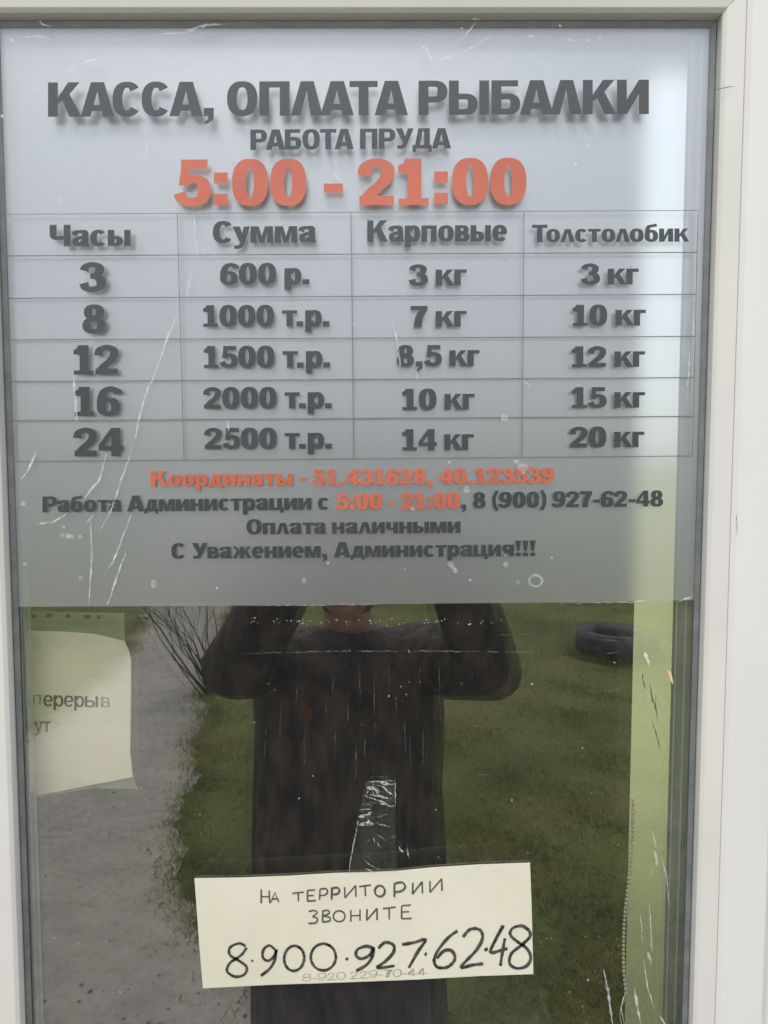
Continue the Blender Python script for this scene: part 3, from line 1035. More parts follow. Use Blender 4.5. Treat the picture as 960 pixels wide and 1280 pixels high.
def lay(bm, text, u0, v0, u1, v1, cap, y, V=26, H=18, rough=None):
    """sets text from (u0, v0) to (u1, v1) (baseline ends in the photo), cap = cap height"""
    runs, x, prev = [], 0.0, ''
    for ch in text:
        p, a = glyph(ch, V, H)
        x += KERN.get(prev + ch, 0)
        runs.append((p, x))
        x += a
        prev = ch
    total = x - 4
    sx = (u1 - u0) / total
    sy = cap / 100.0
    dv = (v1 - v0) / (u1 - u0)

    def put(gx, gy, k):
        u = u0 + gx * sx
        return at(u, v0 + (u - u0) * dv - gy * sy, y + 0.00003 * k)
    for p, off in runs:
        for k, piece in enumerate(p):
            if piece[0] == 'p':
                poly(bm, [put(off + a, b, k) for a, b in piece[1]])
            else:
                pts, v, h = piece[1], piece[2], piece[3]
                n = len(pts)
                cl = math.hypot(pts[0][0] - pts[-1][0], pts[0][1] - pts[-1][1]) < .01
                pv = None
                first = None
                for i in range(n):
                    a = pts[i - 1] if i else (pts[-2] if cl else pts[0])
                    b = pts[i + 1] if i < n - 1 else (pts[1] if cl else pts[-1])
                    tx, ty = b[0] - a[0], b[1] - a[1]
                    l = math.hypot(tx, ty) or 1
                    tx, ty = tx / l, ty / l
                    wd = math.sqrt((v * ty) ** 2 + (h * tx) ** 2) / 2
                    c = pts[i]
                    q = (bm.verts.new(put(off + c[0] - ty * wd, c[1] + tx * wd, k)), bm.verts.new(put(off + c[0] + ty * wd, c[1] - tx * wd, k)))
                    if pv: bm.faces.new((pv[0], q[0], q[1], pv[1]))
                    pv = q


# ------------------------------------------------------------------ price sign on the glass
SY = Lean(100, -0.0138, 755, -0.0062)
sign = empty('price_sign', (0, SY(755), at(480, 755, SY).z), 'large translucent fishing price list film covering the upper window', 'sign')


def line_of(name, u0, v0, u1, v1, cap, *segs):
    """segs: (text, u0, u1, red?) along one baseline"""
    dv = (v1 - v0) / (u1 - u0)
    for text, a, b, red in segs:
        bm = bmesh.new()
        lay(bm, text, a, v0 + (a - u0) * dv, b, v0 + (b - u0) * dv, cap, SY)
        bm.normal_update()
        for f in bm.faces:
            if f.normal.y > 0: f.normal_flip()
        obj(name, bm, M_RED if red else M_INK, sign)


def words(name, text, u0, v0, u1, v1, cap, red=False):
    line_of(name, u0, v0, u1, v1, cap, (text, u0, u1, red))


words('heading_text', 'КАССА, ОПЛАТА РЫБАЛКИ', 60, 146, 812, 142.5, 43)
words('subheading_text', 'РАБОТА ПРУДА', 313, 187.5, 563, 185.5, 25.5)
words('opening_hours_text', '5:00 - 21:00', 219, 257.5, 658, 255.5, 58, True)
words('column_title_text', 'Часы', 62, 308, 164, 307.5, 27)
words('column_title_text', 'Сумма', 266, 304, 395, 303, 27.5)
words('column_title_text', 'Карповые', 459, 302.5, 634, 301.5, 27)
words('column_title_text', 'Толстолобик', 665, 303, 861, 302, 22)
for tx, u0, u1, vb, cp in [('3', 101, 131, 365, 37), ('8', 103, 132, 417, 36), ('12', 91, 148, 468.5, 37), ('16', 92, 150, 520, 36.5), ('24', 93, 153, 570.5, 35.5)]:
    words('hours_text', tx, u0, vb, u1, vb - .4, cp)
for tx, u0, u1, vb, cp in [('600 р.', 275, 388, 356, 27), ('1000 т.р.', 253, 413, 408.5, 27), ('1500 т.р.', 254, 414, 460, 27.5), ('2000 т.р.', 255, 416, 511, 27), ('2500 т.р.', 256, 416, 561.5, 26.5)]:
    words('price_text', tx, u0, vb, u1, vb - .6, cp)
for tx, u0, u1, vb, cp in [('3 кг', 512, 583, 357.5, 27), ('7 кг', 513, 583, 409, 26.5), ('8,5 кг', 496, 599, 458, 26.5), ('10 кг', 502, 593, 512.5, 26.5), ('14 кг', 502, 592, 563, 26.5)]:
    words('carp_weight_text', tx, u0, vb, u1, vb - .5, cp)
for tx, u0, u1, vb, cp in [('3 кг', 727, 798, 356, 26.5), ('10 кг', 715, 807, 407.5, 26.5), ('12 кг', 714, 806, 459, 26), ('15 кг', 714, 806, 510, 26), ('20 кг', 713, 805, 559.5, 26)]:
    words('silver_carp_weight_text', tx, u0, vb, u1, vb - .5, cp)
words('coordinates_text', 'Координаты - 51.431628, 40.123539', 188, 608, 693, 604, 19.5, True)
line_of('contact_text', 53, 640.5, 829, 633, 20, ('Работа Администрации с', 53, 412, False), ('5:00 - 21:00', 420, 575, True), (', 8 (900) 927-62-48', 576, 829, False))
words('payment_text', 'Оплата наличными', 308, 668, 576, 666, 19)
words('closing_text', 'С Уважением, Администрация!!!', 214, 698.5, 670, 695, 19.5)
# table rules
bm = bmesh.new()
YR = SY + 0.0002
def rule(a, b, w):
    d = (b[0] - a[0], b[1] - a[1])
    l = math.hypot(*d)
    n = (-d[1] / l * w / 2, d[0] / l * w / 2)
    poly(bm, [at(a[0] + n[0], a[1] + n[1], YR), at(a[0] - n[0], a[1] - n[1], YR), at(b[0] - n[0], b[1] - n[1], YR), at(b[0] + n[0], b[1] + n[1], YR)])
for i, (vl, vr) in enumerate([(268, 263), (320, 315.5), (373, 368), (425, 420.5), (477, 472), (526, 520.5), (577, 570)]):
    ul, ur = 5 + 13 * i / 6, 873 - 8 * i / 6
    rule((ul, vl), (ur, vr), 1.25 if i not in (0, 6) else .9)
YR += 0.00004
for a, b in [((5, 267), (18, 576)), ((221.5, 266.5), (230, 574.5)), ((438.8, 265.5), (442.2, 573)), ((655, 264), (652.8, 571.5)), ((872.5, 263), (865.5, 570))]:
    rule(a, b, 0.9)
obj('table_rules', bm, M_LINE, sign)
# clear laminate in front, milky film behind (in the gap of the double glazing)
bm = bmesh.new()
film = [(868.5, 750), (700, 753), (480, 755), (250, 757.2), (20, 758.5)]
top_z = ZT - 0.0012
YC = SY - 0.0004
lam = [at(u, v, YC) for u, v in film]
poly(bm, lam + [at(3, 400, YC), at(-5, 24, YC), at(896, 23, YC), at(884, 400, YC)])
obj('clear_laminate', bm, M_CARRIER, sign)
bm = bmesh.new()
YF = -0.0047
fz = [at(u, v, YF) for u, v in film]
fz += [Vector((XL + 0.0022, YF, ZT - 0.0032)), Vector((XR - 0.0022, YF, ZT - 0.0032))]
prism(bm, fz, (0, 0.0004, 0))
mf = obj('milky_film', bm, M_FROST, sign)
mf.data.materials.append(M_FROSTB)
for f in mf.data.polygons:
    if all(mf.data.vertices[i].co.y > YF + 0.0002 for i in f.vertices): f.material_index = 1
# scratches and dried spots on the film
bm = bmesh.new()
YS = YC - 0.0002
for pts, w0, w1 in [
        ([(49, 24), (53, 30), (64, 33)], 2.4, 1.2), ([(12, 48), (19, 53)], 3, 2), ([(28, 47), (44, 44), (62, 48)], 1.5, 2), ([(82, 90), (100, 80)], 4, 2), ([(102, 78), (122, 74)], 3, 1.5),
        ([(198, 42), (230, 41), (245, 37)], 2, 2.4), ([(232, 38), (258, 31), (283, 30)], 3, 2), ([(146, 54), (149, 57)], 2, 2), ([(184, 180), (182, 205)], 1.2, .8), ([(242, 262), (244, 300), (246, 322)], 1, 1.2),
        ([(525, 56), (534, 62), (541, 76)], 4, 2), ([(572, 56), (583, 44), (596, 25)], 1.4, 1), ([(590, 24), (600, 24)], 2.5, 2), ([(533, 88), (552, 74), (580, 64), (606, 51)], 1.2, 1.2), ([(603, 50), (614, 46)], 5, 3),
        ([(660, 45), (668, 45)], 3, 2), ([(708, 50), (722, 50)], 2, 1.5), ([(505, 92), (510, 95)], 5, 4), ([(730, 165), (736, 172)], 4, 3), ([(715, 205), (722, 206)], 2, 2),
        ([(411, 212), (420, 220), (431, 229)], 2.2, 1), ([(920, 0), (921, 0)], .1, .1),
        ([(220, 396), (208, 425), (196, 462)], 1.6, 2), ([(196, 462), (183, 490), (174, 520), (168, 553)], 2.2, 1.6), ([(240, 335), (233, 372)], 1, 1.2), ([(252, 318), (256, 312)], 1.5, 1.5),
        ([(133, 565), (124, 600), (104, 624)], 2, 2.4), ([(165, 560), (152, 600), (138, 640), (126, 662)], 1.6, 1.8), ([(45, 564), (36, 586), (25, 600)], 2, 2.4),
        ([(44, 655), (66, 653), (78, 646), (84, 641)], 2.4, 1.6), ([(117, 643), (108, 654)], 2, 1.4), ([(113, 650), (115, 690), (111, 756)], 1.3, 1.6), ([(165, 641), (154, 670), (148, 688)], 1.4, 1.2), ([(150, 680), (140, 705), (136, 710)], 1.6, 2),
        ([(157, 691), (148, 716), (134, 757)], 1.6, 1.6), ([(92, 468), (94, 500), (96, 528)], 3, 2), ([(112, 428), (118, 426)], 1.6, 1.2), ([(284, 525), (286, 540)], 2, 2),
        ([(490, 395), (497, 430), (502, 468)], 1.6, 1.2), ([(655, 476), (662, 482)], 3, 2), ([(520, 462), (523, 476)], 2, 2), ([(440, 405), (443, 408)], 2, 1), ([(868, 400), (866, 420)], 2, 1.4), ([(862, 440), (859, 500)], 1.4, 1), ([(866, 745), (848, 752)], 2.4, 1.2), ([(838, 751), (700, 754)], 1.0, .6), ([(300, 757.5), (480, 755.5)], .6, .6)]:
    mark(bm, pts, w0, w1, YS, 0.35)
rr = random.Random(31)
for k in range(150):
    spot(bm, 15 + rr.random() * 850, 25 + rr.random() ** 1.0 * 720, rr.choice((.3, .35, .45, .6, .8)), YS - 0.00005)
for u, v, r in [(43, 111, 2.6), (663, 45, 1.4), (690, 47, 1.2), (735, 50, 1.8), (750, 47, 1.4), (787, 81, 1.6), (700, 32, 1.4), (577, 35, 1.3), (632, 83, 1.4), (243, 87, 1.5), (271, 735, 1.6), (588, 725, 2), (410, 704, 2), (690, 697, 1.2), (506, 711, 1.2), (562, 578, 2), (3, 145, 2), (76, 250, 2), (720, 205, 2), (735, 182, 1.5), (640, 440, 1), (700, 490, 1.4), (697, 540, 1.2)]:
    spot(bm, u, v, r, YS - 0.0001)
tag(obj('scratches', bm, M_SCR, sign), kind='stuff')
bm = bmesh.new()
for u, v, r in [(192, 731, 5.5), (631, 523, 5.5), (653, 585, 7), (646, 577, 4), (85, 670, 3.5), (90, 671, 4), (78, 669, 3.5), (100, 671, 3), (30, 630, 4), (31, 705, 3.5), (101, 722, 3), (380, 726, 4), (564, 706, 5), (569, 713, 4), (632, 706, 3.5), (647, 728, 3.5), (80, 659, 2.5), (583, 612, 5), (632, 694, 3), (516, 636, 3)]:
    spot(bm, u, v, r, YS - 0.00015)
for k in range(26):
    a = k / 25 * 2 * math.pi
    spot(bm, 669.5 + 8 * math.cos(a), 726 + 7 * math.sin(a), 1.9, YS - 0.0002 - 0.00001 * (k % 3))
tag(obj('dried_spots', bm, M_SMUDGE, sign), kind='stuff')

# ------------------------------------------------------------------ handwritten note and its tape
NY = -0.0062
note = empty('handwritten_note', (at(455, 1165, NY).x, NY, at(455, 1230, NY).z), 'cream paper strip with a handwritten phone number at the bottom of the glass', 'note')
outl = [(243.5, 1099), (243, 1098)] + [(300, 1097.2), (360, 1095), (418, 1091.5), (470, 1090), (500, 1088.5), (540, 1084.5), (600, 1080.8), (662.5, 1078.6), (664.5, 1130), (666.7, 1217.7), (600, 1220), (520, 1224.5), (430, 1228), (340, 1231), (253.6, 1235.4), (249, 1180)]
bm = bmesh.new()
prism(bm, [at(u, v, NY) for u, v in outl[1:]], (0, 0.0004, 0))
obj('sheet', bm, M_PAPER, note)


def z2(X, Y): return (200 + X / 1.92, 950 + Y / 1.92)


def pen(bm, pts, w, y, k=[0], smooth=True):
    P = spline(pts, 5) if smooth and len(pts) > 2 else pts
    k[0] = (k[0] + 1) % 7
    yy = y - 0.00002 * k[0]
    L = []
    N = len(P)
    for i, p in enumerate(P):
        a, b = P[max(i - 1, 0)], P[min(i + 1, N - 1)]
        tx, ty = b[0] - a[0], b[1] - a[1]
        l = math.hypot(tx, ty) or 1
        ww = w * (1 + 0.15 * math.sin(i * 1.7 + p[0]))
        L.append((bm.verts.new(at(p[0] - ty / l * ww / 2, p[1] + tx / l * ww / 2, yy)), bm.verts.new(at(p[0] + ty / l * ww / 2, p[1] - tx / l * ww / 2, yy))))
    for i in range(N - 1):
        bm.faces.new((L[i][0], L[i + 1][0], L[i + 1][1], L[i][1]))


def ell(cx, cy, rx, ry, tilt=0, a0=-70, sweep=372):
    out = []
    for i in range(15):
        a = R(a0 + sweep * i / 14)
        x, y = rx * math.cos(a), ry * math.sin(a)
        out.append((cx + x * math.cos(tilt) - y * math.sin(tilt), cy + x * math.sin(tilt) + y * math.cos(tilt)))
    return out


bm = bmesh.new()
W1 = [[(243, 310), (243, 344)], [(262, 313), (263, 344)], [(243, 328), (263, 328)], [(265, 343), (276, 318), (285, 341)], [(269, 334), (283, 333)],
      [(318, 320), (346, 317)], [(332, 318), (332, 340)], [(354, 313), (354, 339)], [(354, 313), (372, 312)], [(354, 326), (369, 325)], [(354, 339), (374, 337)],
      [(383, 336), (384, 310)], [(384, 310), (398, 309), (402, 317), (396, 324), (384, 325)], [(411, 334), (412, 307)], [(412, 307), (426, 306), (430, 314), (424, 321), (412, 322)],
      [(443, 305), (444, 331)], [(444, 331), (470, 301)], [(470, 301), (470, 328)], [(478, 304), (506, 300)], [(492, 302), (493, 327)], ell(527, 314, 12, 13),
      [(562, 328), (562, 296)], [(562, 296), (580, 293), (588, 303), (580, 313), (562, 317)], [(607, 295), (606, 322)], [(606, 322), (629, 292)], [(629, 292), (630, 320)],
      [(648, 290), (648, 318)], [(648, 318), (676, 285)], [(676, 285), (677, 314)]]
W2 = [[(357, 364), (370, 361), (377, 367), (366, 376)], [(366, 376), (378, 381), (373, 391), (356, 392)], [(390, 388), (391, 362)], [(391, 362), (403, 361), (406, 368), (392, 374)], [(392, 374), (407, 378), (407, 386), (390, 389)],
      ell(430, 375, 14, 13), [(458, 360), (458, 388)], [(480, 359), (480, 386)], [(458, 374), (480, 373)], [(497, 358), (496, 385)], [(496, 385), (521, 356)], [(521, 356), (521, 384)],
      [(535, 357), (566, 353)], [(550, 355), (550, 383)], [(580, 350), (580, 381)], [(580, 350), (602, 348)], [(580, 365), (598, 364)], [(580, 381), (604, 380)]]
for s in W1 + W2:
    pen(bm, [z2(*p) for p in s], 2.0, NY - 0.0002, smooth=len(s) > 3)
for s in W1[13:15] + W1[20:23]:
    pen(bm, [z2(p[0] + 1.5, p[1] + 1.5) for p in s], 1.6, NY - 0.0004, smooth=len(s) > 3)
obj('message_writing', bm, M_PENG, note)
bm = bmesh.new()
W3 = [[(205, 447), (190, 440), (168, 450), (168, 468), (190, 482), (208, 497), (202, 515), (180, 520), (161, 507), (168, 487), (195, 468), (208, 450)],
      [(276, 455), (262, 445), (248, 456), (247, 474), (260, 482), (274, 470), (279, 455), (276, 478), (264, 500), (242, 518)],
      ell(322, 476, 24, 30, .1), ell(392, 473, 30, 32, .05),
      [(511, 452), (495, 447), (474, 455), (471, 470), (484, 477), (503, 468), (513, 451), (508, 475), (494, 493), (471, 506)],
      [(524, 452), (540, 438), (560, 444), (560, 462), (540, 484), (521, 499), (563, 494)], [(581, 443), (610, 438), (638, 431), (620, 458), (597, 499)],
      [(714, 410), (690, 428), (664, 462), (658, 484), (668, 498), (692, 496), (708, 477), (700, 458), (682, 458), (664, 476)],
      [(727, 425), (745, 406), (768, 408), (774, 428), (758, 458), (722, 497), (750, 492), (776, 489)],
      [(824, 397), (806, 430), (793, 461), (815, 458), (834, 452)], [(828, 428), (822, 460), (817, 494)],
      [(885, 408), (868, 398), (846, 404), (841, 420), (858, 436), (880, 452), (890, 474), (880, 494), (856, 500), (839, 488), (844, 464), (868, 444), (888, 424), (886, 408)]]
for s in W3:
    w = 3.4 if s[0][0] < 500 else 3.9
    pen(bm, [z2(*p) for p in s], w, NY - 0.0002)
for X, Y, r in ((222, 482, 1.9), (449, 478, 2.1), (638, 466, 2.2), (783, 455, 2.6)):
    u, v = z2(X, Y)
    spot(bm, u, v, r, NY - 0.0002)
obj('phone_number_writing', bm, M_PEN, note)
bm = bmesh.new()
lay(bm, '8-920 229-70-44', 378, 1227, 534, 1219, 9.5, NY - 0.0002, 8.5, 8.5)
obj('faded_number_writing', bm, M_PENT, note)

TY = -0.0070
tape = empty('clear_tape', (at(465, 1040, TY).x, TY, at(465, 1090, TY).z), 'crinkled clear sticky tape strip above the handwritten note', 'tape')
tl = [(456.3, 977), (453, 996), (446.5, 1032), (441, 1062), (435, 1092)]
tr_ = [(493.6, 975), (494.3, 1000), (494, 1030), (495, 1060), (497, 1090)]
rr = random.Random(77)
bm = bmesh.new()
rows = 56
cols = 22
def polyl(P, t):
    s = t * (len(P) - 1)
    i = min(int(s), len(P) - 2)
    f = s - i
    return (P[i][0] + (P[i + 1][0] - P[i][0]) * f, P[i][1] + (P[i + 1][1] - P[i][1]) * f)
creases = [(rr.random(), rr.random() ** 1.5, rr.uniform(-1.3, 1.3), rr.uniform(.4, 1)) for _ in range(12)]
grid = []
for j in range(rows + 1):
    t = j / rows
    a, b = polyl(tl, t), polyl(tr_, t)
    row = []
    for i in range(cols + 1):
        f = i / cols
        dz = 0
        for cx, cyy, an, am in creases:
            d = (f - cx) * math.sin(an) + (t - cyy) * 2.2 * math.cos(an)
            dz += am * math.exp(-(d / 0.035) ** 2) * 0.0011 * (1 - 0.75 * t)
        row.append(bm.verts.new(at(a[0] + (b[0] - a[0]) * f, a[1] + (b[1] - a[1]) * f, TY - dz)))
    grid.append(row)
for j in range(rows):
    for i in range(cols):
        bm.faces.new((grid[j][i], grid[j + 1][i], grid[j + 1][i + 1], grid[j][i + 1]))
obj('tape_strip', bm, M_TAPE, tape)
bm = bmesh.new()
q = lambda X, Y: (420 + X / 8.53, 960 + Y / 8.53)
for pts, w in [([q(312, 158), q(470, 142), q(628, 132)], 1.2), ([q(300, 292), q(380, 325), q(450, 345), q(560, 382)], 1.8), ([q(440, 180), q(510, 200), q(560, 255), q(620, 300)], 2.2), ([q(320, 180), q(345, 240), q(330, 280)], 1.6),
               ([q(400, 170), q(395, 250), q(410, 320)], 1.8), ([q(540, 410), q(630, 405)], 1.4), ([q(250, 440), q(380, 440)], 1.0), ([q(228, 605), q(400, 610)], 1.6), ([q(330, 545), q(400, 605)], 2.4), ([q(240, 560), q(228, 605)], 1.4), ([q(440, 525), q(545, 490)], 1.6),
               ([q(420, 580), q(470, 600), q(575, 628)], 1.2), ([q(430, 700), q(520, 770)], .9), ([q(400, 740), q(410, 800)], .9), ([q(430, 770), q(470, 850)], .9), ([q(290, 970), q(360, 1030), q(480, 1085)], 1.2), ([q(310, 1070), q(400, 1110)], 1.2),
               ([q(330, 200), q(420, 225), q(470, 300)], 3.5), ([q(360, 280), q(470, 300), q(600, 330)], 2.5), ([q(480, 160), q(610, 180)], 3.0), ([q(240, 520), q(330, 500), q(390, 470)], 3), ([q(260, 590), q(380, 580)], 3.5), ([q(470, 380), q(560, 395)], 3),
               ([q(225, 615), q(180, 850), q(135, 1100)], 1.1), ([q(632, 150), q(634, 400)], 1.0), ([q(672, 840), q(712, 900)], 2.2), ([q(760, 860), q(775, 960)], 1.6)]:
    mark(bm, pts, w, w * .7, TY - 0.0024, .5)
obj('creases', bm, M_CREASE, tape)

# ------------------------------------------------------------------ notice in a plastic pocket, blind edge and bead chain, behind the glass
HY = 0.030
notice = empty('break_notice', (at(80, 900, HY).x, HY, at(80, 990, HY).z), 'printed break notice in a clear plastic pocket inside at the lower left', 'notice')
zz = lambda X, Y: (X / 4.74, 740 + Y / 4.74)
# points picked on the photo; the sheet hangs 3 cm behind the outer face
sheet = [zz(-60, 222), zz(165, 228), zz(380, 235), zz(560, 248), zz(650, 268), zz(740, 292), zz(762, 345), zz(776, 400), zz(776, 540), zz(774, 760), zz(770, 940), zz(776, 1010), zz(786, 1095), zz(680, 1118), zz(560, 1140), zz(350, 1182), zz(185, 1212), zz(-60, 1240)]
bm = bmesh.new()
prism(bm, [at(u, v, HY) for u, v in sheet], (0, 0.0005, 0))
obj('sheet', bm, M_PAPER2, notice)
bm = bmesh.new()
lay(bm, 'п', *zz(196, 668), *zz(245, 668), 17, HY - 0.0003, 17, 14)
obj('worn_text', bm, M_PRINTW, notice)
bm = bmesh.new()
lay(bm, 'ереры', *zz(257, 676), *zz(582, 684), 18.5, HY - 0.0003, 17, 13)
lay(bm, 'минут', *zz(20, 828), *zz(300, 828), 17, HY - 0.0003, 17, 13)
obj('notice_text', bm, M_PRINT, notice)
bm = bmesh.new()
lay(bm, 'в', *zz(598, 683), *zz(652, 684), 17, HY - 0.0003, 17, 13)
obj('worn_text', bm, M_PRINTW, notice)
bm = bmesh.new()
holes = [(195, 143, 19, 15), (290, 141, 21, 14), (402, 143, 14, 13), (518, 146, 23, 13), (585, 148, 11, 13)]
# the punched margin: quads around each hole so that the holes are open
xs = [-60]
for hx, hy_, rx, ry in holes:
    xs += [hx - rx, hx + rx]
xs.append(738)
for i in range(len(xs) - 1):
    x0, x1 = xs[i], xs[i + 1]
    top = lambda x: 108 + 16 * max(0, x) / 738
    bot = lambda x: 172 + 10 * max(0, x) / 738
    if i % 2 == 0:
        poly(bm, [at(*zz(x, y), HY - 0.0012) for x, y in ((x0, top(x0)), (x1, top(x1)), (x1, bot(x1)), (x0, bot(x0)))])
    else:
        hx, hy_, rx, ry = holes[i // 2]
        up = [(hx + rx * math.cos(R(a)), hy_ - ry * math.sin(R(a))) for a in range(180, -1, -20)]
        dn = [(hx + rx * math.cos(R(a)), hy_ + ry * math.sin(R(a))) for a in range(0, 181, 20)]
        poly(bm, [at(*zz(x, y), HY - 0.0012) for x, y in [(x0, top(x0))] + up + [(x1, top(x1))]])
        poly(bm, [at(*zz(x, y), HY - 0.0012) for x, y in [(x1, bot(x1))] + dn + [(x0, bot(x0))]])
obj('punched_margin', bm, M_POCKET, notice)
bm = bmesh.new()
poly(bm, [at(*zz(x, y), HY + 0.0012) for x, y in ((-60, 173), (735, 183), (742, 300), (770, 350), (780, 560), (775, 940), (790, 1098), (820, 1170), (560, 1160), (180, 1225), (-60, 1250))])
obj('pocket', bm, M_POCKET, notice)

rear = empty('rear_window', ((BX0 + BX1) / 2, WY1 - 0.04, BZ0), 'narrow bright rear window showing sky and meadow at the right inside the kiosk', 'window')
bm = bmesh.new()
for d in ((BX0 + 0.001, BX0 + 0.012, WY1 - 0.06, WY1 - 0.02, BZ0 + 0.001, BZ1 - 0.001), (BX1 - 0.03, BX1 - 0.001, WY1 - 0.06, WY1 - 0.02, BZ0 + 0.001, BZ1 - 0.001),
          (BX0 + 0.0121, BX1 - 0.0301, WY1 - 0.06, WY1 - 0.02, BZ0 + 0.001, BZ0 + 0.03), (BX0 + 0.0121, BX1 - 0.0301, WY1 - 0.06, WY1 - 0.02, BZ1 - 0.02, BZ1 - 0.001)):
    box(bm, *d)
obj('frame', bm, M_PVC, rear)
boxobj('pane', (BX0 + 0.0125, BX1 - 0.0305, WY1 - 0.042, WY1 - 0.038, BZ0 + 0.031, BZ1 - 0.021), M_GLASSC, rear)
KY = 0.040
path = spline([(791, 1000), (790.5, 1045), (788.5, 1075), (785, 1110), (781, 1145), (779.5, 1180), (780, 1215), (783, 1246)], 60)
bm = bmesh.new()
last = None
for p in path:
    if last is None or math.hypot(p[0] - last[0], p[1] - last[1]) > 5.2:
        bmesh.ops.create_icosphere(bm, subdivisions=2, radius=0.00185, matrix=Matrix.Translation(at(p[0], p[1], KY)))
        last = p
tube(bm, [at(u, v, KY) for u, v in path[::12] + [path[-1]]], [0.0004] * (len(path[::12]) + 1), 6)
loop = spline([(783, 1246), (777, 1258), (775, 1268), (777, 1280), (781, 1292)], 8)
tube(bm, [at(u, v, KY + 0.001) for u, v in loop], [0.0006] * len(loop), 6)
tag(obj('bead_chain', bm, M_CHAIN, smooth=True), 'thin bead chain hanging inside the glass at the lower right', 'chain')

# ------------------------------------------------------------------ person holding up the phone
PX, PY = -0.082, -1.03
person = empty('person', (PX, PY, 0), 'person in long dark brown coat holding up a phone before the window', 'person')
A = lambda x, y, z: Vector((PX + x, PY + y, z))
bm = bmesh.new()
headR = Matrix.Rotation(R(14), 3, 'X')
HC = A(0, 0.045, 1.462)
hp = lambda x, y, z: HC + headR @ Vector((x, y, z))
ball(bm, hp(0, -0.005, 0.025), (0.072, 0.092, 0.088), headR)
ball(bm, hp(0, 0.022, -0.045), (0.056, 0.062, 0.068), headR)
ball(bm, hp(0, 0.058, -0.088), (0.026, 0.022, 0.020), headR)
tube(bm, [hp(0, 0.082, 0.012), hp(0, 0.096, -0.014), hp(0, 0.103, -0.026)], [0.008, 0.011, 0.0135], 10)
for s in (-1, 1):
    ball(bm, hp(0.009 * s, 0.094, -0.029), (0.008, 0.009, 0.007), headR)
    ball(bm, hp(0.030 * s, 0.070, 0.026), (0.022, 0.014, 0.008), headR)
    ball(bm, hp(0.036 * s, 0.060, -0.022), (0.021, 0.019, 0.018), headR)
    ball(bm, hp(0.073 * s, -0.006, -0.008), (0.009, 0.018, 0.030), headR)
tube(bm, [A(0, -0.02, 1.24), A(0, -0.008, 1.33), A(0, 0.015, 1.43)], [0.066, 0.054, 0.053], 16)
tube(bm, [A(0, 0, 0.80), A(0, 0.0, 0.90), A(0, 0.005, 1.02), A(0, 0, 1.15), A(0, -0.01, 1.235), A(0, -0.015, 1.275)], [0.155, 0.16, 0.135, 0.15, 0.14, 0.08], 20, flat=((0, 1, 0), 0.66))
ARM = {}
for s in (-1, 1):
    ex = -0.228 if s < 0 else 0.300
    sh, el = A(0.160 * s, -0.015, 1.255), A(ex, 0.13, 1.275)
    wr = Vector((0.088 * s, -0.775, 1.600))
    ARM[s] = (sh, el, wr)
    tube(bm, [A(0.09 * s, -0.012, 1.245), sh, sh.lerp(el, .5), el, el.lerp(wr, .35), el.lerp(wr, .75), wr], [0.045, 0.048, 0.046, 0.038, 0.038, 0.030, 0.024], 14)
    # palm stands behind the phone's side; the fingers wrap round its edge
    pc = Vector((0.083 * s, -0.760, 1.655))
    tube(bm, [wr, wr.lerp(pc, .5), pc, pc + Vector((0, 0.002, 0.028))], [0.024, 0.030, 0.034, 0.028], 14, flat=((1, 0, 0), 0.5))
    for i, (dz, L) in enumerate(((0.034, .92), (0.014, 1.0), (-0.006, .94), (-0.026, .76))):
        b0 = pc + Vector((0.004 * s, 0.004, dz))
        p1 = b0 + Vector((0.006 * s, 0.034 * L, 0.012))
        p2 = p1 + Vector((-0.016 * s, 0.018 * L, 0.006))
        p3 = p2 + Vector((-0.020 * s, 0.001, 0.002))
        tube(bm, [b0, p1, p2, p3], [0.0105, 0.0092, 0.0085, 0.0072], 10)
    t0 = pc + Vector((-0.004 * s, -0.006, -0.030))
    tube(bm, [t0, t0 + Vector((-0.012 * s, -0.004, 0.022)), t0 + Vector((-0.026 * s, 0.006, 0.038)), t0 + Vector((-0.034 * s, 0.010, 0.048))], [0.0135, 0.0115, 0.010, 0.0082], 10)
    hip, kn, an = A(0.085 * s, 0, 0.80), A(0.09 * s, 0.01, 0.45), A(0.095 * s, -0.02, 0.09)
    tube(bm, [hip + Vector((0, 0, .05)), hip, hip.lerp(kn, .5), kn, kn.lerp(an, .3), an], [0.08, 0.085, 0.07, 0.053, 0.052, 0.037], 14)
    tube(bm, [an + Vector((0, -0.03, -0.045)), an + Vector((0, 0.05, -0.055)), an + Vector((0, 0.15, -0.065))], [0.035, 0.035, 0.022], 12)
fuse('body', bm, M_SKIN, person, 0.0045, 3)
# clothes
bm = bmesh.new()
secs = [(0.30, .215, .165), (0.45, .214, .165), (0.62, .214, .165), (0.80, .214, .16), (0.95, .212, .15), (1.08, .212, .15), (1.19, .212, .145), (1.255, .195, .128), (1.295, .135, .10), (1.318, .085, .075)]
seg = 72
rings = []
for z, rx, ry in secs:
    ring_ = []
    for k in range(seg):
        a = 2 * math.pi * k / seg
        f = max(0, min(1, (1.1 - z) / .8))
        fold = 1.03 + f * (.06 * math.sin(a * 9 + 1.2 * math.sin(z * 3)) + .03 * math.sin(a * 17 + z * 4)) + 0.01 * math.sin(a * 5 + z * 25)
        ring_.append(bm.verts.new(A(rx * fold * math.cos(a), -0.012 + ry * fold * math.sin(a), z + 0.006 * math.sin(a * 3))))
    rings.append(ring_)
for i in range(len(rings) - 1):
    for k in range(seg):
        bm.faces.new((rings[i][k], rings[i][(k + 1) % seg], rings[i + 1][(k + 1) % seg], rings[i + 1][k]))
bm.faces.new(rings[0][::-1])
bm.faces.new(rings[-1])
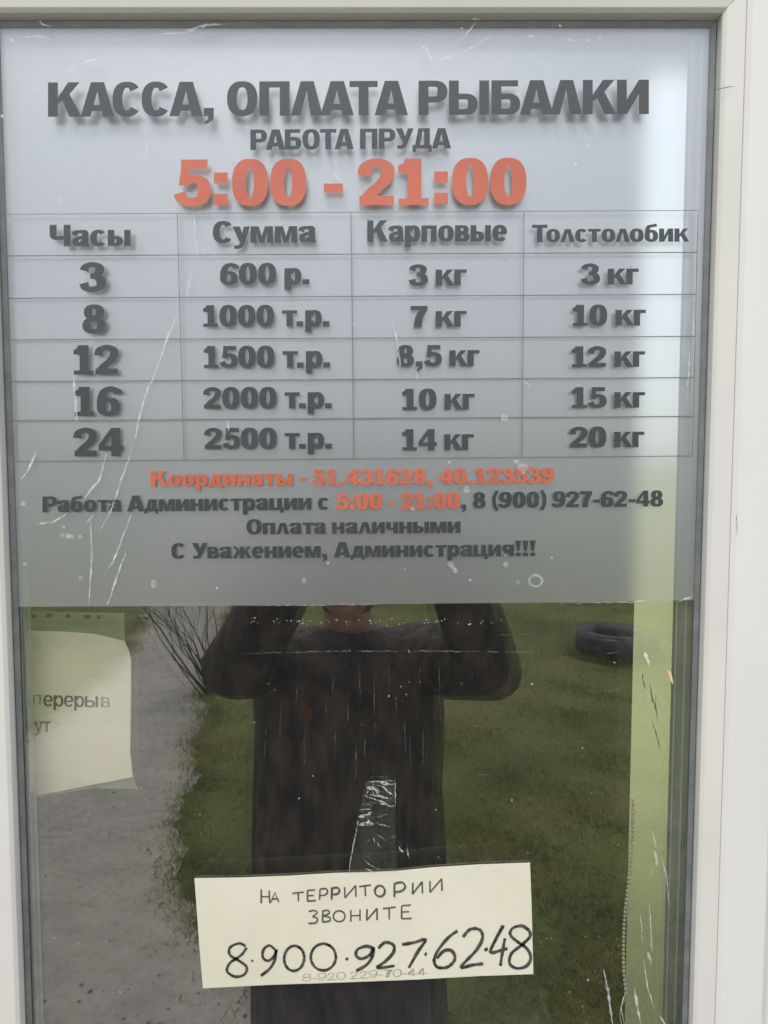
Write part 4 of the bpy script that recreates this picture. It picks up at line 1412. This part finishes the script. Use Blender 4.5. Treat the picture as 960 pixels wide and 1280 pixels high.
for s in (-1, 1):
    sh, el, wr = ARM[s]
    tube(bm, [A(0.08 * s, -0.012, 1.245), sh + Vector((0, 0, .002)), sh.lerp(el, .5) + Vector((0, 0, -.012)), el + Vector((0, 0, -.015)), el.lerp(wr, .3), el.lerp(wr, .65), el.lerp(wr, .93)], [0.062, 0.074, 0.080, 0.078, 0.068, 0.052, 0.042], 18)
coat = fuse('coat', bm, M_COAT, person, 0.008, 3)
bm = bmesh.new()
for s in (-1, 1):
    an = A(0.095 * s, -0.02, 0.09)
    tube(bm, [A(0.087 * s, 0, 0.78), A(0.09 * s, .008, .5), an + Vector((0, 0, .1))], [0.095, 0.075, 0.058], 18)
obj('trousers', bm, M_TROUS, person, True)
bm = bmesh.new()
for s in (-1, 1):
    an = A(0.095 * s, -0.02, 0.09)
    tube(bm, [an + Vector((0, -.005, .18)), an + Vector((0, -.005, .06)), an + Vector((0, -.01, -.02))], [0.062, 0.055, 0.056], 16)
    tube(bm, [an + Vector((0, -.055, -.045)), an + Vector((0, .06, -.045)), an + Vector((0, .13, -.052)), an + Vector((0, .175, -.058))], [0.043, 0.045, 0.040, 0.030], 16)
b = fuse('boots', bm, M_BOOT, person, 0.006, 3)
bm = bmesh.new()
ball(bm, hp(0, -0.017, 0.036), (0.085, 0.096, 0.090), headR, 24, 16)
ball(bm, hp(0, -0.050, -0.030), (0.074, 0.058, 0.085), headR, 24, 16)
bmesh.ops.delete(bm, geom=[v for v in bm.verts if (headR.transposed() @ (v.co - HC)).y > 0.055 - 0.5 * max(0, 0.03 - (headR.transposed() @ (v.co - HC)).z) + .25 * max(0, (headR.transposed() @ (v.co - HC)).z - .06)], context='VERTS')
h_ = obj('hair', bm, M_HAIR, person, True)
sm = h_.modifiers.new('thick', 'SOLIDIFY')
sm.thickness = 0.008
sm.offset = -1
for s in (-1, 1):
    bm = bmesh.new()
    ball(bm, hp(0.030 * s, 0.073, 0.010), (0.0135, 0.012, 0.0085), headR, 16, 10)
    eye = obj('eye', bm, M_EYE, person, True)
    bm = bmesh.new()
    ball(bm, hp(0.030 * s, 0.0815, 0.0115), (0.0055, 0.0045, 0.0055), headR, 14, 8)
    iris = obj('iris', bm, M_IRIS, eye, True)
    iris.matrix_parent_inverse = Matrix()
    bm = bmesh.new()
    tube(bm, [hp(0.014 * s, 0.086, 0.030), hp(0.030 * s, 0.084, 0.034), hp(0.046 * s, 0.074, 0.030)], [0.003, 0.0035, 0.002], 8)
    obj('eyebrow', bm, M_HAIR, person, True)
bm = bmesh.new()
tube(bm, [hp(-0.022, 0.072, -0.056), hp(-0.008, 0.083, -0.054), hp(0.008, 0.083, -0.054), hp(0.022, 0.072, -0.056)], [0.003, 0.0065, 0.0065, 0.003], 10)
obj('mouth', bm, M_LIP, person, True)
bm = bmesh.new()
ball(bm, A(-0.082, 0.134, 1.165), (0.012, 0.008, 0.019), None, 14, 10)
obj('badge', bm, M_BADGE, person, True)

# the phone is held upright just behind the camera's lens
phone = empty('smartphone', (0, -0.728, 1.625), 'black smartphone held up in both hands of the person', 'phone')
bm = bmesh.new()
box(bm, -0.078, 0.078, -0.732, -0.724, 1.628, 1.703 + 0.004)
obj('phone_case', bm, M_PHONE, phone, bevel=0.0035)
bm = bmesh.new()
box(bm, -0.010, 0.032, -0.7238, -0.7215, 1.688, 1.7055)
obj('camera_bump', bm, M_PHONE, phone, bevel=0.001)
boxobj('screen', (-0.075, 0.075, -0.7335, -0.7322, 1.631, 1.704), M_IRIS, phone)

# ------------------------------------------------------------------ tyre on the grass
tc_ = ground_at(770, 818)
tyre = empty('car_tyre', (tc_.x, tc_.y, 0), 'old black car tyre lying flat on the grass by the road', 'tyre')
bm = bmesh.new()
prof = [(0.200, .02), (0.185, .055), (0.185, .165), (0.205, .200), (0.245, .222), (0.295, .222), (0.330, .205), (0.348, .180), (0.352, .11), (0.348, .045), (0.330, .02), (0.25, .0)]
seg = 64
rs = []
for k in range(seg):
    a = 2 * math.pi * k / seg
    rs.append([bm.verts.new((tc_.x + (r - (0.006 if r > .34 and k % 2 else 0)) * math.cos(a), tc_.y + (r - (0.006 if r > .34 and k % 2 else 0)) * math.sin(a), z)) for r, z in prof])
for k in range(seg):
    for i in range(len(prof)):
        i2 = (i + 1) % len(prof)
        bm.faces.new((rs[k][i], rs[(k + 1) % seg][i], rs[(k + 1) % seg][i2], rs[k][i2]))
bmesh.ops.recalc_face_normals(bm, faces=bm.faces[:])
obj('casing', bm, M_TYRE, tyre, True)
bm = bmesh.new()
for r, z in ((0.262, 0.2225), (0.315, 0.2155)):
    pts = [(tc_.x + r * math.cos(2 * math.pi * k / 48), tc_.y + r * math.sin(2 * math.pi * k / 48), z) for k in range(49)]
    tube(bm, pts, [0.004] * 49, 6, cap=False)
obj('sidewall_rib', bm, M_TYRE, tyre, True)

# ------------------------------------------------------------------ bare shrub by the road
sp = ground_at(264, 868)
bm = bmesh.new()
rr = random.Random(4)


def branch(p, d, L, r, depth):
    pts, rad = [p], [r]
    n = 6
    for k in range(n):
        d = (d + Vector((rr.gauss(0, .16), rr.gauss(0, .16), rr.gauss(0.01, .09)))).normalized()
        p = p + d * (L / n)
        pts.append(p)
        rad.append(r * (1 - 0.75 * (k + 1) / n))
        if depth < 3 and k >= 1 and rr.random() < .62:
            dd = (d + Vector((rr.uniform(-.6, .6), rr.uniform(-.6, .6), rr.uniform(-.1, .5)))).normalized()
            branch(p, dd, L * rr.uniform(.3, .55), rad[-1] * .8, depth + 1)
    tube(bm, pts, rad, 6)


for k in range(13):
    branch(Vector((sp.x + rr.gauss(0, .03), sp.y + rr.gauss(0, .04), 0)), Vector((rr.uniform(-.75, .0), rr.uniform(-.3, .3), 1)).normalized(), rr.uniform(.7, 1.2), rr.uniform(.004, .0085), 0)
tag(obj('bare_shrub', bm, M_TWIG, None, True), 'leafless twiggy shrub standing at the road edge', 'shrub')
